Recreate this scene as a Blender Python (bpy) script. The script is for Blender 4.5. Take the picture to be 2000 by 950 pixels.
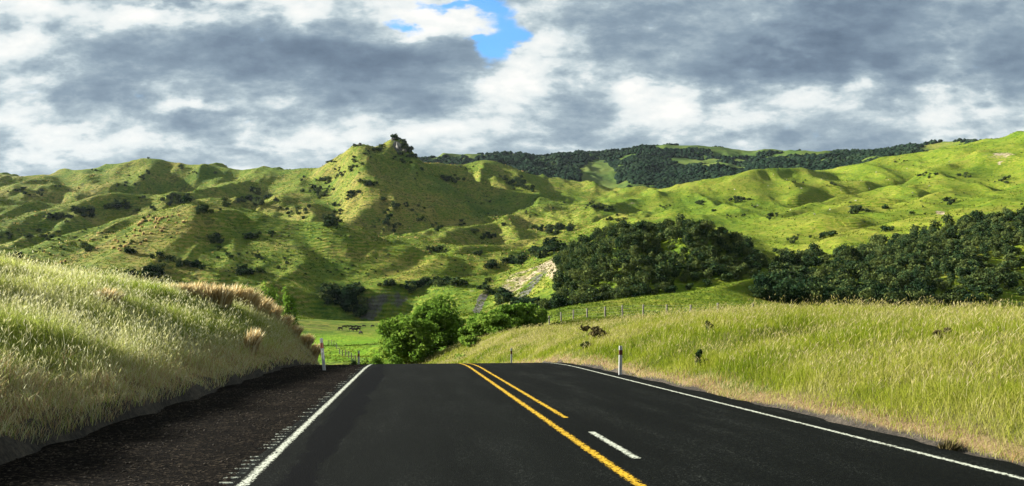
import bpy, bmesh, math, random
import numpy as np
from mathutils import Vector, Matrix
for o in list(bpy.data.objects):
    bpy.data.objects.remove(o)
rnd = random.Random(7)
rng = np.random.default_rng(11)
scene = bpy.context.scene
col = scene.collection
R = math.radians

# ------------------------------------------------------------------ camera
CAMZ = 1.39
cam_d = bpy.data.cameras.new('camera')
cam = bpy.data.objects.new('camera', cam_d); col.objects.link(cam)
cam.location = (0, 0, CAMZ)
cam.rotation_euler = (R(90), 0, 0)
cam_d.sensor_width = 36.0
cam_d.lens = 36.0*1600/2000
cam_d.shift_y = 135/2000
cam_d.clip_start = 0.1
cam_d.clip_end = 20000
scene.camera = cam

# ------------------------------------------------------------------ light
SUN_AZ, SUN_EL = 77.0, 20.5      # degrees left of the view axis, elevation
sd = bpy.data.lights.new('sun', 'SUN')
sun = bpy.data.objects.new('sun', sd); col.objects.link(sun)
sd.energy = 5.0
sd.angle = R(0.5)
sd.color = (1.0, 0.95, 0.84)
_a, _e = R(SUN_AZ), R(SUN_EL)
to_sun = Vector((-math.sin(_a)*math.cos(_e), math.cos(_a)*math.cos(_e), math.sin(_e)))
sun.rotation_euler = to_sun.to_track_quat('Z', 'Y').to_euler()
scene.view_settings.view_transform = 'Standard'
scene.view_settings.look = 'None'
scene.view_settings.exposure = 2.05
scene.view_settings.gamma = 1.0
scene.view_settings.use_curve_mapping = False
scene.cycles.max_bounces = 6
scene.cycles.transparent_max_bounces = 8


class NT:
    """small helper to write node trees as expressions"""
    def __init__(self, tree, k=1.0):
        self.k = k; self.t = tree; self.n = tree.nodes; self.l = tree.links
    def node(self, typ, **kw):
        nd = self.n.new(typ)
        for k, v in kw.items():
            setattr(nd, k, v)
        return nd
    def put(self, sock, v):
        if hasattr(v, 'is_output') or isinstance(v, bpy.types.NodeSocket):
            self.l.new(v, sock)
        else:
            sock.default_value = v
    def math(self, op, a, b=0.0, c=None, clamp=False):
        nd = self.node('ShaderNodeMath', operation=op); nd.use_clamp = clamp
        self.put(nd.inputs[0], a); self.put(nd.inputs[1], b)
        if c is not None: self.put(nd.inputs[2], c)
        return nd.outputs[0]
    def vmath(self, op, a, b=(0, 0, 0), out=0):
        nd = self.node('ShaderNodeVectorMath', operation=op)
        self.put(nd.inputs[0], a); self.put(nd.inputs[1], b)
        return nd.outputs[out]
    def noise(self, vec, scale, detail=4, rough=0.5, dist=0.0, color=False):
        nd = self.node('ShaderNodeTexNoise')
        self.put(nd.inputs['Vector'], vec)
        nd.inputs['Scale'].default_value = scale; nd.inputs['Detail'].default_value = detail
        nd.inputs['Roughness'].default_value = rough; nd.inputs['Distortion'].default_value = dist
        return nd.outputs['Color' if color else 'Fac']
    def mix(self, f, a, b):
        nd = self.node('ShaderNodeMix', data_type='RGBA')
        self.put(nd.inputs[0], f); self.put(nd.inputs[6], a); self.put(nd.inputs[7], b)
        return nd.outputs[2]
    def ramp(self, f, stops):
        nd = self.node('ShaderNodeValToRGB')
        el = nd.color_ramp.elements
        while len(el) < len(stops): el.new(0.5)
        for e, (p, c) in zip(el, stops):
            e.position = p; e.color = (c[0]*self.k, c[1]*self.k, c[2]*self.k, 1)
        self.put(nd.inputs[0], f)
        return nd.outputs[0]
    def step(self, v, a, b):
        nd = self.node('ShaderNodeMapRange', interpolation_type='SMOOTHSTEP')
        self.put(nd.inputs[0], v); nd.inputs[1].default_value = a; nd.inputs[2].default_value = b
        return nd.outputs[0]
    def xyz(self, x, y, z):
        nd = self.node('ShaderNodeCombineXYZ')
        self.put(nd.inputs[0], x); self.put(nd.inputs[1], y); self.put(nd.inputs[2], z)
        return nd.outputs[0]


# ------------------------------------------------------------------ sky
world = bpy.data.worlds.new('World'); scene.world = world
world.use_nodes = True
W = NT(world.node_tree); W.n.clear()
sky = W.node('ShaderNodeTexSky', sky_type='NISHITA')
sky.sun_disc = False
sky.sun_elevation = R(SUN_EL); sky.sun_rotation = R(-SUN_AZ)
sky.air_density = 1.0; sky.dust_density = 0.6; sky.ozone_density = 2.0
tc = W.node('ShaderNodeTexCoord')
sep = W.node('ShaderNodeSeparateXYZ'); W.l.new(tc.outputs['Generated'], sep.inputs[0])
dx, dy, dz = sep.outputs
den = W.math('MAXIMUM', W.math('ABSOLUTE', dy), 0.2)
u = W.math('DIVIDE', dx, den); v = W.math('DIVIDE', dz, den)
uv = W.xyz(u, v, 0.0)
# cloud banks flatten towards the horizon
nsc = W.xyz(W.math('MULTIPLY', u, 1.0), W.math('MULTIPLY', W.math('POWER', W.math('MAXIMUM', v, 0.0), 0.85), 2.1), 0.37)
w1 = W.vmath('SUBTRACT', W.noise(nsc, 6.0, 3, 0.55, color=True), (0.5, 0.5, 0.5))
w2 = W.vmath('SUBTRACT', W.noise(nsc, 22.0, 5, 0.6, color=True), (0.5, 0.5, 0.5))
warp = W.vmath('ADD', W.vmath('MULTIPLY', w1, (0.15, 0.075, 0)), W.vmath('MULTIPLY', w2, (0.07, 0.045, 0)))
wuv = W.vmath('ADD', uv, warp)
SKY_BLOBS = [  # centre x, y, radius x, y, strength
    (60,25,110,28,.40),(310,25,100,28,.45),(600,20,70,25,.40),(880,48,80,40,.70),(830,75,60,18,.3),(1060,110,50,75,.50),
    (20,90,60,30,.2),(90,95,150,14,.22),(230,150,80,20,.2),(370,203,75,17,.55),(60,230,60,40,.2),(450,255,60,14,.35),
    (260,290,200,22,.28),(60,300,120,22,.34),(1010,210,120,40,.28),(1240,185,55,45,.40),(1330,215,50,40,.45),(1260,165,30,18,.4),
    (1540,205,200,30,.28),(1440,225,40,25,.28),(1660,145,32,30,.6),(1540,85,28,16,.40),(1520,118,22,14,.38),(1870,70,10,40,.2),
    (1900,205,120,36,.34),(1870,262,60,14,.3),(680,268,90,15,.36),(560,290,140,12,.3),(900,240,80,30,.2),(1080,288,110,12,.34),(30,140,40,20,.2),
    (600,118,330,46,-.50),(450,92,250,34,-.30),(720,142,250,40,-.36),(820,205,120,16,-.30),(190,185,110,46,-.42),(380,240,90,20,-.28),
    (60,262,90,18,-.15),(0,190,30,50,-.2),(330,-5,120,12,-.4),(1320,60,200,60,-.36),(1420,130,170,45,-.50),(1150,40,110,40,-.16),
    (1130,180,70,45,-.40),(1750,110,200,56,-.5),(1800,30,250,40,-.34),(1650,60,150,60,-.34),(1960,120,80,50,-.34),(1560,130,100,46,-.32),
    (1250,272,200,14,-.20),(1650,270,200,20,-.15),(760,300,90,12,.22),(560,235,70,12,-.2),(960,180,60,25,.15)]
BLUE_BLOBS = [(968,45,38,70,1.0),(975,100,40,20,1.0),(800,47,26,16,.95),(905,3,60,12,1.0),(915,88,18,9,.8)]
def blob_sum(blobs, src):
    tot = None
    for (px, py, rx, ry, s) in blobs:
        d = W.vmath('MULTIPLY', W.vmath('SUBTRACT', src, ((px-1000)/1600, (610-py)/1600, 0)), (1600/rx, 1600/ry, 0))
        e = W.math('POWER', 2.0, W.math('MULTIPLY', W.vmath('DOT_PRODUCT', d, d, 1), -1.2))
        tot = W.math('MULTIPLY', e, s) if tot is None else W.math('MULTIPLY_ADD', e, s, tot)
    return tot
front = W.step(dy, 0.0, 0.25)
n1 = W.noise(nsc, 6.0, 12, 0.56, 0.25)
n2 = W.noise(nsc, 21.0, 9, 0.60, 0.3)
L = W.math('ADD', 0.56, W.math('MULTIPLY', W.math('MULTIPLY', blob_sum(SKY_BLOBS, wuv), front), .74))
L = W.math('ADD', L, W.math('MULTIPLY', W.math('SUBTRACT', n1, 0.5), 1.05))
L = W.math('ADD', L, W.math('MULTIPLY', W.math('SUBTRACT', n2, 0.5), 0.60))
L = W.math('ADD', L, W.math('MULTIPLY', W.math('SUBTRACT', W.noise(W.vmath('ADD', nsc, (3.1, 1.7, 0)), 12.0, 10, 0.60, 0.2), 0.5), 0.55))
L = W.math('SUBTRACT', L, W.math('MULTIPLY', W.step(v, .31, .21), .10))
L = W.math('ADD', L, W.math('MULTIPLY', W.math('SUBTRACT', W.noise(nsc, 46.0, 7, 0.62, 0.1), 0.5), 0.34))
def towards_sun(dx_, dy_): return W.vmath('ADD', nsc, (dx_, dy_, 0))
r1 = W.math('SUBTRACT', n1, W.noise(towards_sun(-.022, .030), 6.0, 12, 0.56, 0.25))
r2 = W.math('SUBTRACT', W.noise(nsc, 15.0, 6, 0.52, 0.2), W.noise(towards_sun(-.010, .014), 15.0, 6, 0.52, 0.2))
rel = W.math('ADD', W.math('MULTIPLY', r1, .95), W.math('MULTIPLY', r2, .42))
L = W.math('ADD', L, W.math('MULTIPLY', rel, W.step(v, .16, .30)))
L = W.math('ADD', L, W.math('MULTIPLY', W.math('MULTIPLY', rel, .6), W.step(v, .32, .16)))
cl = W.ramp(W.math('MULTIPLY', W.math('ADD', L, .45), .667), [(0.0, (.13, .19, .27)), (0.25, (.19, .265, .355)), (0.45, (.28, .375, .465)), (0.60, (.42, .525, .595)), (0.69, (.62, .725, .765)), (0.78, (.88, .945, .945)), (1.0, (1.10, 1.10, 1.06))])
CLOUD_GAIN = 4.4
clc = W.vmath('SCALE', cl); 
clc.node.inputs['Scale'].default_value = CLOUD_GAIN
skyb = W.vmath('MULTIPLY', sky.outputs[0], (0.62, 1.12, 1.50))
bl = W.math('ADD', W.math('MULTIPLY', blob_sum(BLUE_BLOBS, wuv), front), W.math('MULTIPLY', W.math('SUBTRACT', n2, 0.5), 1.5))
bl = W.math('MULTIPLY', W.step(bl, 0.20, 0.95), .96)
bg = W.node('ShaderNodeBackground'); bg.inputs[1].default_value = 0.05
W.l.new(W.mix(bl, clc, skyb), bg.inputs[0])
out = W.node('ShaderNodeOutputWorld'); W.l.new(bg.outputs[0], out.inputs[0])

# ------------------------------------------------------------------ helpers
def tag(o, label=None, cat=None, group=None, kind=None):
    if label: o['label'] = label
    if cat: o['category'] = cat
    if group: o['group'] = group
    if kind: o['kind'] = kind
    return o

def mesh_np(name, verts, faces, mat=None, smooth=False, attrs=None, parent=None, mat_index=None):
    """faces: list of int arrays (n,3)/(n,4)"""
    me = bpy.data.meshes.new(name)
    verts = np.asarray(verts, dtype=np.float32)
    me.vertices.add(len(verts)); me.vertices.foreach_set('co', verts.ravel())
    faces = [np.asarray(f, dtype=np.int32) for f in faces if len(f)]
    loops = np.concatenate([f.ravel() for f in faces])
    counts = np.concatenate([np.full(len(f), f.shape[1], np.int32) for f in faces])
    starts = np.concatenate([[0], np.cumsum(counts)[:-1]]).astype(np.int32)
    me.loops.add(len(loops)); me.loops.foreach_set('vertex_index', loops)
    me.polygons.add(len(counts)); me.polygons.foreach_set('loop_start', starts)
    try: me.polygons.foreach_set('loop_total', counts)
    except Exception: pass
    if smooth: me.polygons.foreach_set('use_smooth', np.ones(len(counts), bool))
    for k, a in (attrs or {}).items():
        at = me.attributes.new(k, 'FLOAT', 'POINT'); at.data.foreach_set('value', np.asarray(a, np.float32).ravel())
    me.update(); me.validate()
    if mat is not None:
        for m in (mat if isinstance(mat, (list, tuple)) else [mat]): me.materials.append(m)
    if mat_index is not None: me.polygons.foreach_set('material_index', np.asarray(mat_index, np.int32))
    o = bpy.data.objects.new(name, me); col.objects.link(o)
    if parent: o.parent = parent
    return o

def empty(name, loc=(0, 0, 0), rz=0):
    o = bpy.data.objects.new(name, None); col.objects.link(o)
    o.location = loc; o.rotation_euler = (0, 0, rz); o.empty_display_size = .2
    return o

def grid_faces(nr, nc):
    i = np.arange(nr-1)[:, None]*nc + np.arange(nc-1)[None, :]
    return np.stack([i, i+1, i+nc+1, i+nc], -1).reshape(-1, 4)

def _hash(ix, iy, seed):
    n = (ix.astype(np.int64)*374761393 + iy.astype(np.int64)*668265263 + seed*1442695041) & 0xffffffff
    n = ((n ^ (n >> 13))*1274126177) & 0xffffffff
    n = n ^ (n >> 16)
    return (n & 0xffff)/65535.0
def vnoise(x, y, seed=0):
    x = np.asarray(x, float); y = np.asarray(y, float)
    ix = np.floor(x); iy = np.floor(y); fx = x-ix; fy = y-iy
    fx = fx*fx*fx*(fx*(fx*6-15)+10); fy = fy*fy*fy*(fy*(fy*6-15)+10)
    a = _hash(ix, iy, seed); b = _hash(ix+1, iy, seed); c = _hash(ix, iy+1, seed); d = _hash(ix+1, iy+1, seed)
    return (a*(1-fx)+b*fx)*(1-fy) + (c*(1-fx)+d*fx)*fy
def fbm(x, y, oct=4, seed=0, gain=0.5):
    s = 0; a = 1; t = 0
    for k in range(oct):
        s = s + a*vnoise(x*2**k+k*17.3, y*2**k-k*9.1, seed+k); t += a; a *= gain
    return s/t
def ridged(x, y, oct=3, seed=0):
    s = 0; a = 1; t = 0
    for k in range(oct):
        s = s + a*(1-np.abs(2*vnoise(x*2**k+k*5.7, y*2**k+k*3.3, seed+k)-1)); t += a; a *= .5
    return s/t
def ss(x, a, b):
    t = np.clip((np.asarray(x, float)-a)/(b-a), 0, 1)
    return t*t*(3-2*t)

# ------------------------------------------------------------------ road frame
DIR = np.array([-0.124, 0.9923]); DIR /= np.linalg.norm(DIR)
RGT = np.array([DIR[1], -DIR[0]])
S0, RAD = 28.0, 250.0
P0 = DIR*S0; CEN = P0 - RGT*RAD
def road_xy(s, t):
    s = np.asarray(s, float); t = np.asarray(t, float)
    a = np.maximum(s-S0, 0)/RAD
    sx = np.minimum(s, S0)
    st = DIR[None]*sx.reshape(-1, 1) + RGT[None]*t.reshape(-1, 1)
    ca, sa = np.cos(a).reshape(-1, 1), np.sin(a).reshape(-1, 1)
    rad = (RAD+t).reshape(-1, 1)
    cu = CEN[None] + rad*(ca*RGT[None] + sa*DIR[None])
    r = np.where((s > S0).reshape(-1, 1), cu, st)
    return r[:, 0].reshape(np.broadcast(s, t).shape), r[:, 1].reshape(np.broadcast(s, t).shape)
def road_st(x, y):
    s = x*DIR[0]+y*DIR[1]; t = x*RGT[0]+y*RGT[1]
    qx, qy = x-CEN[0], y-CEN[1]
    a = np.arctan2(qx*DIR[0]+qy*DIR[1], qx*RGT[0]+qy*RGT[1])
    s2 = S0+RAD*np.maximum(a, 0); t2 = np.hypot(qx, qy)-RAD
    c = s > S0
    return np.where(c, s2, s), np.where(c, t2, t)
def road_z(s):
    s = np.asarray(s, float)
    k, a, g0, g1 = .006, 25.3, -.016, -.095
    s1 = a+(g0-g1)/k                      # end of the crest curve
    z1 = g0*s1-.5*k*(s1-a)**2
    s2, s3 = 78.0, 112.0                  # sag back to level in the valley
    z2 = z1+g1*(s2-s1)
    q = np.clip(s-s2, 0, s3-s2)
    z = np.where(s < a, g0*s, np.where(s < s1, g0*s-.5*k*(s-a)**2, np.where(s < s2, z1+g1*(s-s1), z2+g1*q-.5*g1*q*q/(s3-s2))))
    return z
FOOT_L, FOOT_R = -4.0, 5.95
def bank_f(q, p=1.9):
    q = np.clip(q, 0, 1); return 1-(1-q)**p
def near_z(s, t):
    z = road_z(s)
    s = np.asarray(s, float); t = np.asarray(t, float)
    jig = (vnoise(s*.9, t*.3, 5)-.5)*.35
    eL = np.maximum(FOOT_L + jig*.6 - t, 0)
    hL = np.interp(s, [-20, 0, 10, 18, 24, 33, 41, 46, 49, 52], [4.1, 3.8, 3.45, 3.2, 3.05, 2.95, 2.7, 2.0, .7, 0])
    wL = np.interp(s, [-20, 18, 24, 32, 39, 46, 52], [10, 10, 8.5, 6.3, 3.6, 2.2, 2])
    cut = np.minimum(hL, .26)
    left = cut*ss(eL, 0, .24) + (hL-cut)*bank_f(np.maximum(eL-.25, 0)/wL, np.interp(s, [22, 32, 41], [1.22, 1.35, 1.9])) + .05*np.maximum(eL-wL, 0)*ss(s, 50, 38)
    drop = -.42*np.maximum(eL-.3, 0)*ss(s, 47, 55)
    left = left+drop
    eR = np.maximum(t - FOOT_R - jig*.5, 0)
    hR = np.interp(s, [-20, 5, 20, 29, 44, 62, 78, 90], [.80, .80, 1.05, 1.5, 2.0, 1.8, 1.0, 0.2])
    wR = np.interp(s, [-20, 30, 44, 62, 88], [5.4, 5.4, 5.2, 3.5, 2.0])
    right = .10*ss(eR, 0, .25) + hR*bank_f(eR/wR, 1.7) + .02*np.maximum(eR-wR, 0)
    # drainage dip at the foot of the left bank
    z = z + left + right - .10*np.exp(-((t-FOOT_L-.12)/.22)**2)
    bump = (fbm(s*.45+3, t*.45, 3, 21)-.5)*.55*ss(eL+eR, .2, 2.2) + (fbm(s*3.1, t*3.1, 3, 23)-.5)*.22*ss(eL, .02, .3)*(1-ss(eL, .8, 1.6))
    return z+bump

# ------------------------------------------------------------------ far terrain
def LN(*pts): return ('px', pts)
C = []
def line(*pts): C.append([((px-1000)/1600, math.log(d), CAMZ+(610-py)*d/1600) for (px, py, d) in pts])
def zline(*pts): C.append([((px-1000)/1600, math.log(d), CAMZ+z) for (px, d, z) in pts])
# land just behind the roadside
zline((-600,42,3),(0,42,2.2),(300,42,1.5)); zline((-600,120,3),(0,120,0),(300,120,-4),(500,110,-7),(600,110,-8))
zline((-600,250,8),(0,250,8),(250,250,4),(450,260,-2)); zline((420,180,-7.5),(600,220,-8))
# paddock on the valley floor
for d_, z_ in ((120,-8.3),(150,-8.4),(200,-8.5),(300,-8.4),(400,-7.8),(440,-6.6)): zline((610,d_,z_),(780,d_,z_))
zline((800,130,-8.2),(900,130,-8.2),(960,130,-7.6)); zline((800,200,-8.3),(900,220,-8.3),(980,240,-7)); zline((820,320,-8),(900,330,-7))
zline((1400,45,-.7),(1700,45,-.8),(2400,45,-.8)); zline((1250,70,-1.6),(1600,60,-1.2),(2400,60,-1.4))
# scarp
line((620,610,452),(660,606,454),(700,627,458),(790,624,456)); line((630,588,475),(690,574,470),(730,566,468),(770,564,468),(806,570,470)); line((690,560,486),(770,556,488))
# fence slope right
line((1040,650,122),(1073,637,118),(1096,629,115),(1120,625,112),(1147,622,109),(1182,621,106),(1216,619,103),(1256,618,100),(1302,619,97),(1349,619,94),(1420,617,92),(1550,618,88),(1800,620,85),(2400,620,85))
line((1058,609,150),(1100,601,156),(1140,594,162),(1200,585,168),(1280,577,174),(1350,569,180),(1420,556,185),(1480,544,195))
line((1080,622,210),(1200,604,220),(1400,585,232),(1470,566,236))
# far left skyline and its spurs
line((-400,352,1300),(0,347,1300),(40,346,1300),(100,344,1300),(130,331,1300),(150,330,1300),(175,334,1300),(192,325,1300),(240,317,1300),(295,307,1300),(335,312,1300),(380,322,1290),(420,326,1280),(500,327,1260),(560,328,1240),(610,326,1210),(640,315,1170),(665,299,1140),(690,285,1120))
line((183,333,1298),(205,350,1230),(225,366,1160),(243,382,1090)); line((110,345,1298),(140,368,1200),(165,384,1100))
line((300,308,1298),(285,335,1220),(275,360,1140)); line((-60,352,1300),(10,402,1000),(40,420,930))
line((515,332,1250),(480,352,1180),(430,366,1110),(390,372,1080),(340,375,1040),(280,381,1000),(240,388,980),(160,393,930),(100,409,880),(40,425,840),(0,437,810),(-120,470,740),(-400,500,700))
line((380,415,1200),(340,425,1180),(240,438,1140),(100,460,1070),(0,480,990)) 
line((420,345,1240),(400,368,1180))
line((600,470,820),(500,482,800),(384,482,810),(240,488,820),(100,500,790),(20,512,740)); line((640,500,700),(560,500,690),(480,495,680),(384,486,690),(240,496,730),(100,510,710),(0,520,670))
line((160,410,870),(120,440,800),(60,470,700))
line((280,395,950),(300,420,880))
# front left hill
line((-300,520,540),(24,492,600),(60,477,615),(100,465,630),(160,444,645),(240,426,650),(320,415,635),(352,407,620),(384,395,602),(408,398,594),(440,413,588),(500,420,585),(560,428,585),(620,433,580),(660,446,575),(700,460,570),(760,476,560),(810,480,555),(850,492,548))
line((378,398,600),(352,412,580),(310,440,545),(260,476,518),(225,495,500),(192,512,485),(150,532,460),(100,560,420))
line((-40,520,500),(40,508,520),(110,492,560),(170,470,590))
line((210,556,400),(300,566,440),(450,566,460),(600,558,475),(700,550,495),(760,542,510),(810,524,530))
line((404,404,592),(402,440,562),(420,480,530),(430,520,495)); line((560,432,583),(600,480,545),(640,520,515)); line((470,450,570),(490,500,515))
line((600,575,462),(690,562,485))
# peak
line((690,281,1120),(700,276,1122),(722,286,1130),(742,297,1140),(757,277,1148),(764,267,1150),(778,265,1150),(786,274,1150),(797,292,1150),(808,308,1155),(820,316,1165),(840,319,1200),(870,321,1250),(910,320,1280),(935,313,1290),(950,311,1295),(970,316,1290),(1000,331,1270),(1040,352,1240),(1075,373,1200))
line((696,290,1115),(702,312,1060),(708,336,1010),(720,358,950),(738,380,935),(722,394,915),(704,408,895),(686,428,865),(672,446,840))
line((640,345,1130),(650,385,1030),(656,420,950),(655,445,880)); line((560,345,1200),(575,380,1060),(600,418,880)); line((560,330,1238),(520,372,1130),(505,405,960)); line((610,330,1205),(620,372,1080),(628,405,960))
line((690,474,800),(736,477,830),(808,480,850),(832,472,870),(880,454,910),(940,427,980),(984,413,1040),(1040,396,1100))
line((860,352,1180),(900,384,1120),(960,400,1080)); line((950,313,1293),(985,345,1220),(1010,380,1130))
line((1075,374,1198),(1110,372,1200),(1135,385,1150),(1160,398,1080),(1185,410,1000))
# terraces in the middle
line((826,478,690),(860,456,760),(912,441,820),(980,424,900),(1032,410,980),(1090,392,1060))
line((880,492,610),(932,480,640),(1000,470,680),(1080,464,720),(1140,452,770),(1180,437,830),(1240,420,900)); line((900,502,690),(1000,494,725),(1080,488,765),(1150,470,820)); line((860,475,830),(912,464,880),(980,446,950))
line((812,517,540),(848,504,560),(920,497,580),(1000,489,600),(1060,480,640),(1120,470,690)); line((880,518,600),(1000,508,635))
line((872,552,465),(912,537,480),(960,534,490),(1000,528,500),(1040,512,520)); line((900,556,510),(1000,540,530))
line((820,575,470),(860,590,440),(930,612,400)); line((930,590,420),(1000,575,405),(1060,545,410),(1095,510,430)); line((960,614,370),(1020,602,350))
# bush knoll
line((1040,616,300),(1130,596,290),(1200,587,287),(1290,579,287),(1430,560,290),(1485,540,305))
line((1098,508,410),(1160,468,385),(1210,452,370),(1270,449,362),(1345,442,352),(1400,458,350),(1440,478,345),(1478,508,340),(1498,532,335))
line((1345,442,352),(1338,490,325),(1310,540,300)); line((1160,470,490),(1270,470,480),(1345,472,450),(1440,490,430)); line((1270,452,361),(1290,490,340),(1285,540,305)); line((1210,455,369),(1195,500,335),(1180,550,300))
line((1500,548,340),(1522,515,420),(1500,478,520),(1480,455,600)); line((1540,470,540),(1590,455,560)); line((1420,425,720),(1500,418,750))
# right bush slope
line((1480,590,255),(1600,600,265),(1800,606,270),(2000,606,265),(2500,600,260)); line((1500,612,190),(1800,612,190),(2300,612,190))
line((1500,545,300),(1530,525,340),(1600,506,365),(1640,508,368),(1700,494,375),(1760,474,380),(1840,456,385),(1940,438,390),(2000,430,390),(2500,420,420))
line((1700,495,368),(1680,545,310),(1650,580,280)); line((1840,458,380),(1820,520,320),(1790,580,280)); line((1765,500,345),(1745,550,300)); line((1940,440,385),(1925,500,330))
line((1590,492,420),(1620,468,440),(1640,455,460),(1700,442,490),(1780,434,510),(1860,421,520),(1940,394,540),(2000,377,560),(2500,330,620)); line((1620,485,500),(1700,474,540),(1860,452,590),(1950,428,600))
line((1556,429,620),(1604,410,660),(1660,399,680),(1700,405,670),(1720,420,640)); line((1600,425,580),(1690,428,570)); line((1600,440,735),(1700,436,735),(1740,428,720)); line((1560,412,850),(1640,404,900),(1720,396,920),(1790,374,970))
line((1800,390,705),(1824,374,705),(1880,371,710),(1940,373,710),(2000,364,710),(2500,320,760)); line((1820,415,610),(1880,412,610),(1950,402,620)); line((1820,402,775),(1950,404,780))
line((1524,417,740),(1580,397,800),(1640,381,840),(1700,373,860),(1760,361,880),(1800,338,930),(1832,327,960),(1900,302,1010)); line((1640,398,750),(1750,388,740))
line((1840,350,870),(1850,366,820)); line((1880,330,940),(1900,362,820)); line((1930,340,900),(1980,355,820))
line((2500,150,900),(2200,205,950),(2100,232,1000),(2000,257,1040),(1950,272,1060),(1900,284,1080),(1850,293,1110),(1800,300,1140),(1750,309,1170),(1700,320,1190),(1640,336,1210))
line((1640,337,1100),(1600,332,1080),(1560,328,1060),(1500,327,1040),(1470,329,1030),(1450,337,1020),(1430,347,1010),(1410,358,1000),(1390,368,990),(1360,376,980),(1300,378,980),(1270,381,970),(1240,392,960),(1200,400,950))
line((1470,330,1028),(1450,356,960),(1466,370,930),(1480,380,890)); line((1500,352,990),(1520,385,900)); line((1600,334,1078),(1585,360,960),(1560,384,870)); line((1640,350,1020),(1680,356,960))
line((1300,405,850),(1380,408,830),(1430,402,860)); line((1360,395,900),(1290,395,920))
# far range
line((1500,350,1350),(1300,402,1300),(1640,352,1400)); line((1140,384,1500),(1190,394,1500),(1300,392,1500)); line((1000,345,1700),(1100,362,1600)); line((820,345,1700),(950,345,1700))
line((-400,400,1520),(0,395,1520),(300,375,1520),(600,380,1500),(760,372,1450)); line((-400,420,2600),(500,400,2600),(740,340,2600),(820,312,2600),(850,304,2600),(900,300,2600),(950,298,2600),(1000,297,2600),(1060,299,2600),(1100,303,2600),(1140,307,2600),(1165,298,2600),(1200,292,2600),(1240,288,2600),(1290,284,2600),(1330,283,2600),(1380,285,2600),(1420,290,2600),(1480,299,2600),(1560,303,2600),(1650,303,2600),(1700,296,2600),(1750,293,2600),(1800,293,2600),(2500,300,2600))
line((1170,298,2590),(1175,325,2250),(1182,352,1900),(1200,388,1560)); line((1330,285,2590),(1310,320,2150),(1330,360,1650)); line((1100,330,2150),(1120,350,1850),(1150,375,1600)); line((1440,310,2300),(1450,345,1700))
line((980,300,2590),(1010,320,2200),(1060,345,1850)); line((1240,300,2350),(1260,340,1850))
line((1770,297,2300),(1800,290,2300),(1830,283,2300),(1870,278,2300),(1900,277,2300),(2000,290,2300),(2500,290,2300))
zline((-600,4300,150),(1000,4300,200),(2400,4300,150))

UMIN, UMAX, L0, L1 = -1.05, 0.95, math.log(38), math.log(4500)
DU = 0.01
NU = int((UMAX-UMIN)/DU)+1; NL = int((L1-L0)/DU)+1
def solve(k):
    nu, nl = (NU+k-1)//k+1, (NL+k-1)//k+1
    acc = np.zeros((nl, nu)); cnt = np.zeros((nl, nu))
    for pl in C:
        for a, b in zip(pl[:-1], pl[1:]):
            n = int(max(abs(a[0]-b[0]), abs(a[1]-b[1]))/(DU*k)*3)+2
            f = np.linspace(0, 1, n)
            uu = a[0]+(b[0]-a[0])*f; ll = a[1]+(b[1]-a[1])*f
            # heights seen along the line interpolate in angle, not in height
            da, db = math.exp(a[1]), math.exp(b[1])
            ang = (a[2]-CAMZ)/da + ((b[2]-CAMZ)/db-(a[2]-CAMZ)/da)*f
            zz = CAMZ+ang*np.exp(ll)
            i = np.rint((ll-L0)/(DU*k)).astype(int); j = np.rint((uu-UMIN)/(DU*k)).astype(int)
            ok = (i >= 0) & (i < nl) & (j >= 0) & (j < nu)
            np.add.at(acc, (i[ok], j[ok]), zz[ok]); np.add.at(cnt, (i[ok], j[ok]), 1)
    return acc/np.maximum(cnt, 1), cnt > 0
Z = None
for k in (32, 16, 8, 4, 2, 1):
    cz, cm = solve(k)
    if Z is None: Z = np.full(cz.shape, cz[cm].mean())
    else:
        ii = np.minimum(np.arange(cz.shape[0])*.5, Z.shape[0]-1); jj = np.minimum(np.arange(cz.shape[1])*.5, Z.shape[1]-1)
        i0 = np.minimum(ii.astype(int), Z.shape[0]-2); j0 = np.minimum(jj.astype(int), Z.shape[1]-2)
        fi = (ii-i0)[:, None]; fj = (jj-j0)[None]
        Z = (Z[i0][:, j0]*(1-fi)*(1-fj)+Z[i0+1][:, j0]*fi*(1-fj)+Z[i0][:, j0+1]*(1-fi)*fj+Z[i0+1][:, j0+1]*fi*fj)
    for it in range(260):
        Zp = np.pad(Z, 1, mode='edge')
        Z = .25*(Zp[:-2, 1:-1]+Zp[2:, 1:-1]+Zp[1:-1, :-2]+Zp[1:-1, 2:])
        Z[cm] = cz[cm]
def blur(a, n):
    for _ in range(n):
        p = np.pad(a, 1, mode='edge'); a = (p[:-2, 1:-1]+2*a+p[2:, 1:-1])/4
        p = np.pad(a, 1, mode='edge'); a = (p[1:-1, :-2]+2*a+p[1:-1, 2:])/4
    return a
# rounded hill shapes: smooth, then give back what the ridges lost
Zs = blur(Z, 2)
res = np.where(cm, cz-Zs, 0); wgt = cm.astype(float)
Zs = Zs + .8*blur(res, 2)/np.maximum(blur(wgt, 2), .3)*np.minimum(1, blur(wgt, 2)*3)
Z = Zs

def cubic_up(a, pos, axis):
    a = np.moveaxis(a, axis, 0)
    n = a.shape[0]
    i = np.clip(np.floor(pos).astype(int), 0, n-2); f = (pos-i)
    g = lambda q: a[np.clip(q, 0, n-1)]
    f = f.reshape((-1,)+(1,)*(a.ndim-1))
    p0, p1, p2, p3 = g(i-1), g(i), g(i+1), g(i+2)
    r = p1+.5*f*(p2-p0+f*(2*p0-5*p1+4*p2-p3+f*(3*(p1-p2)+p3-p0)))
    return np.moveaxis(r, 0, axis)

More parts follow.
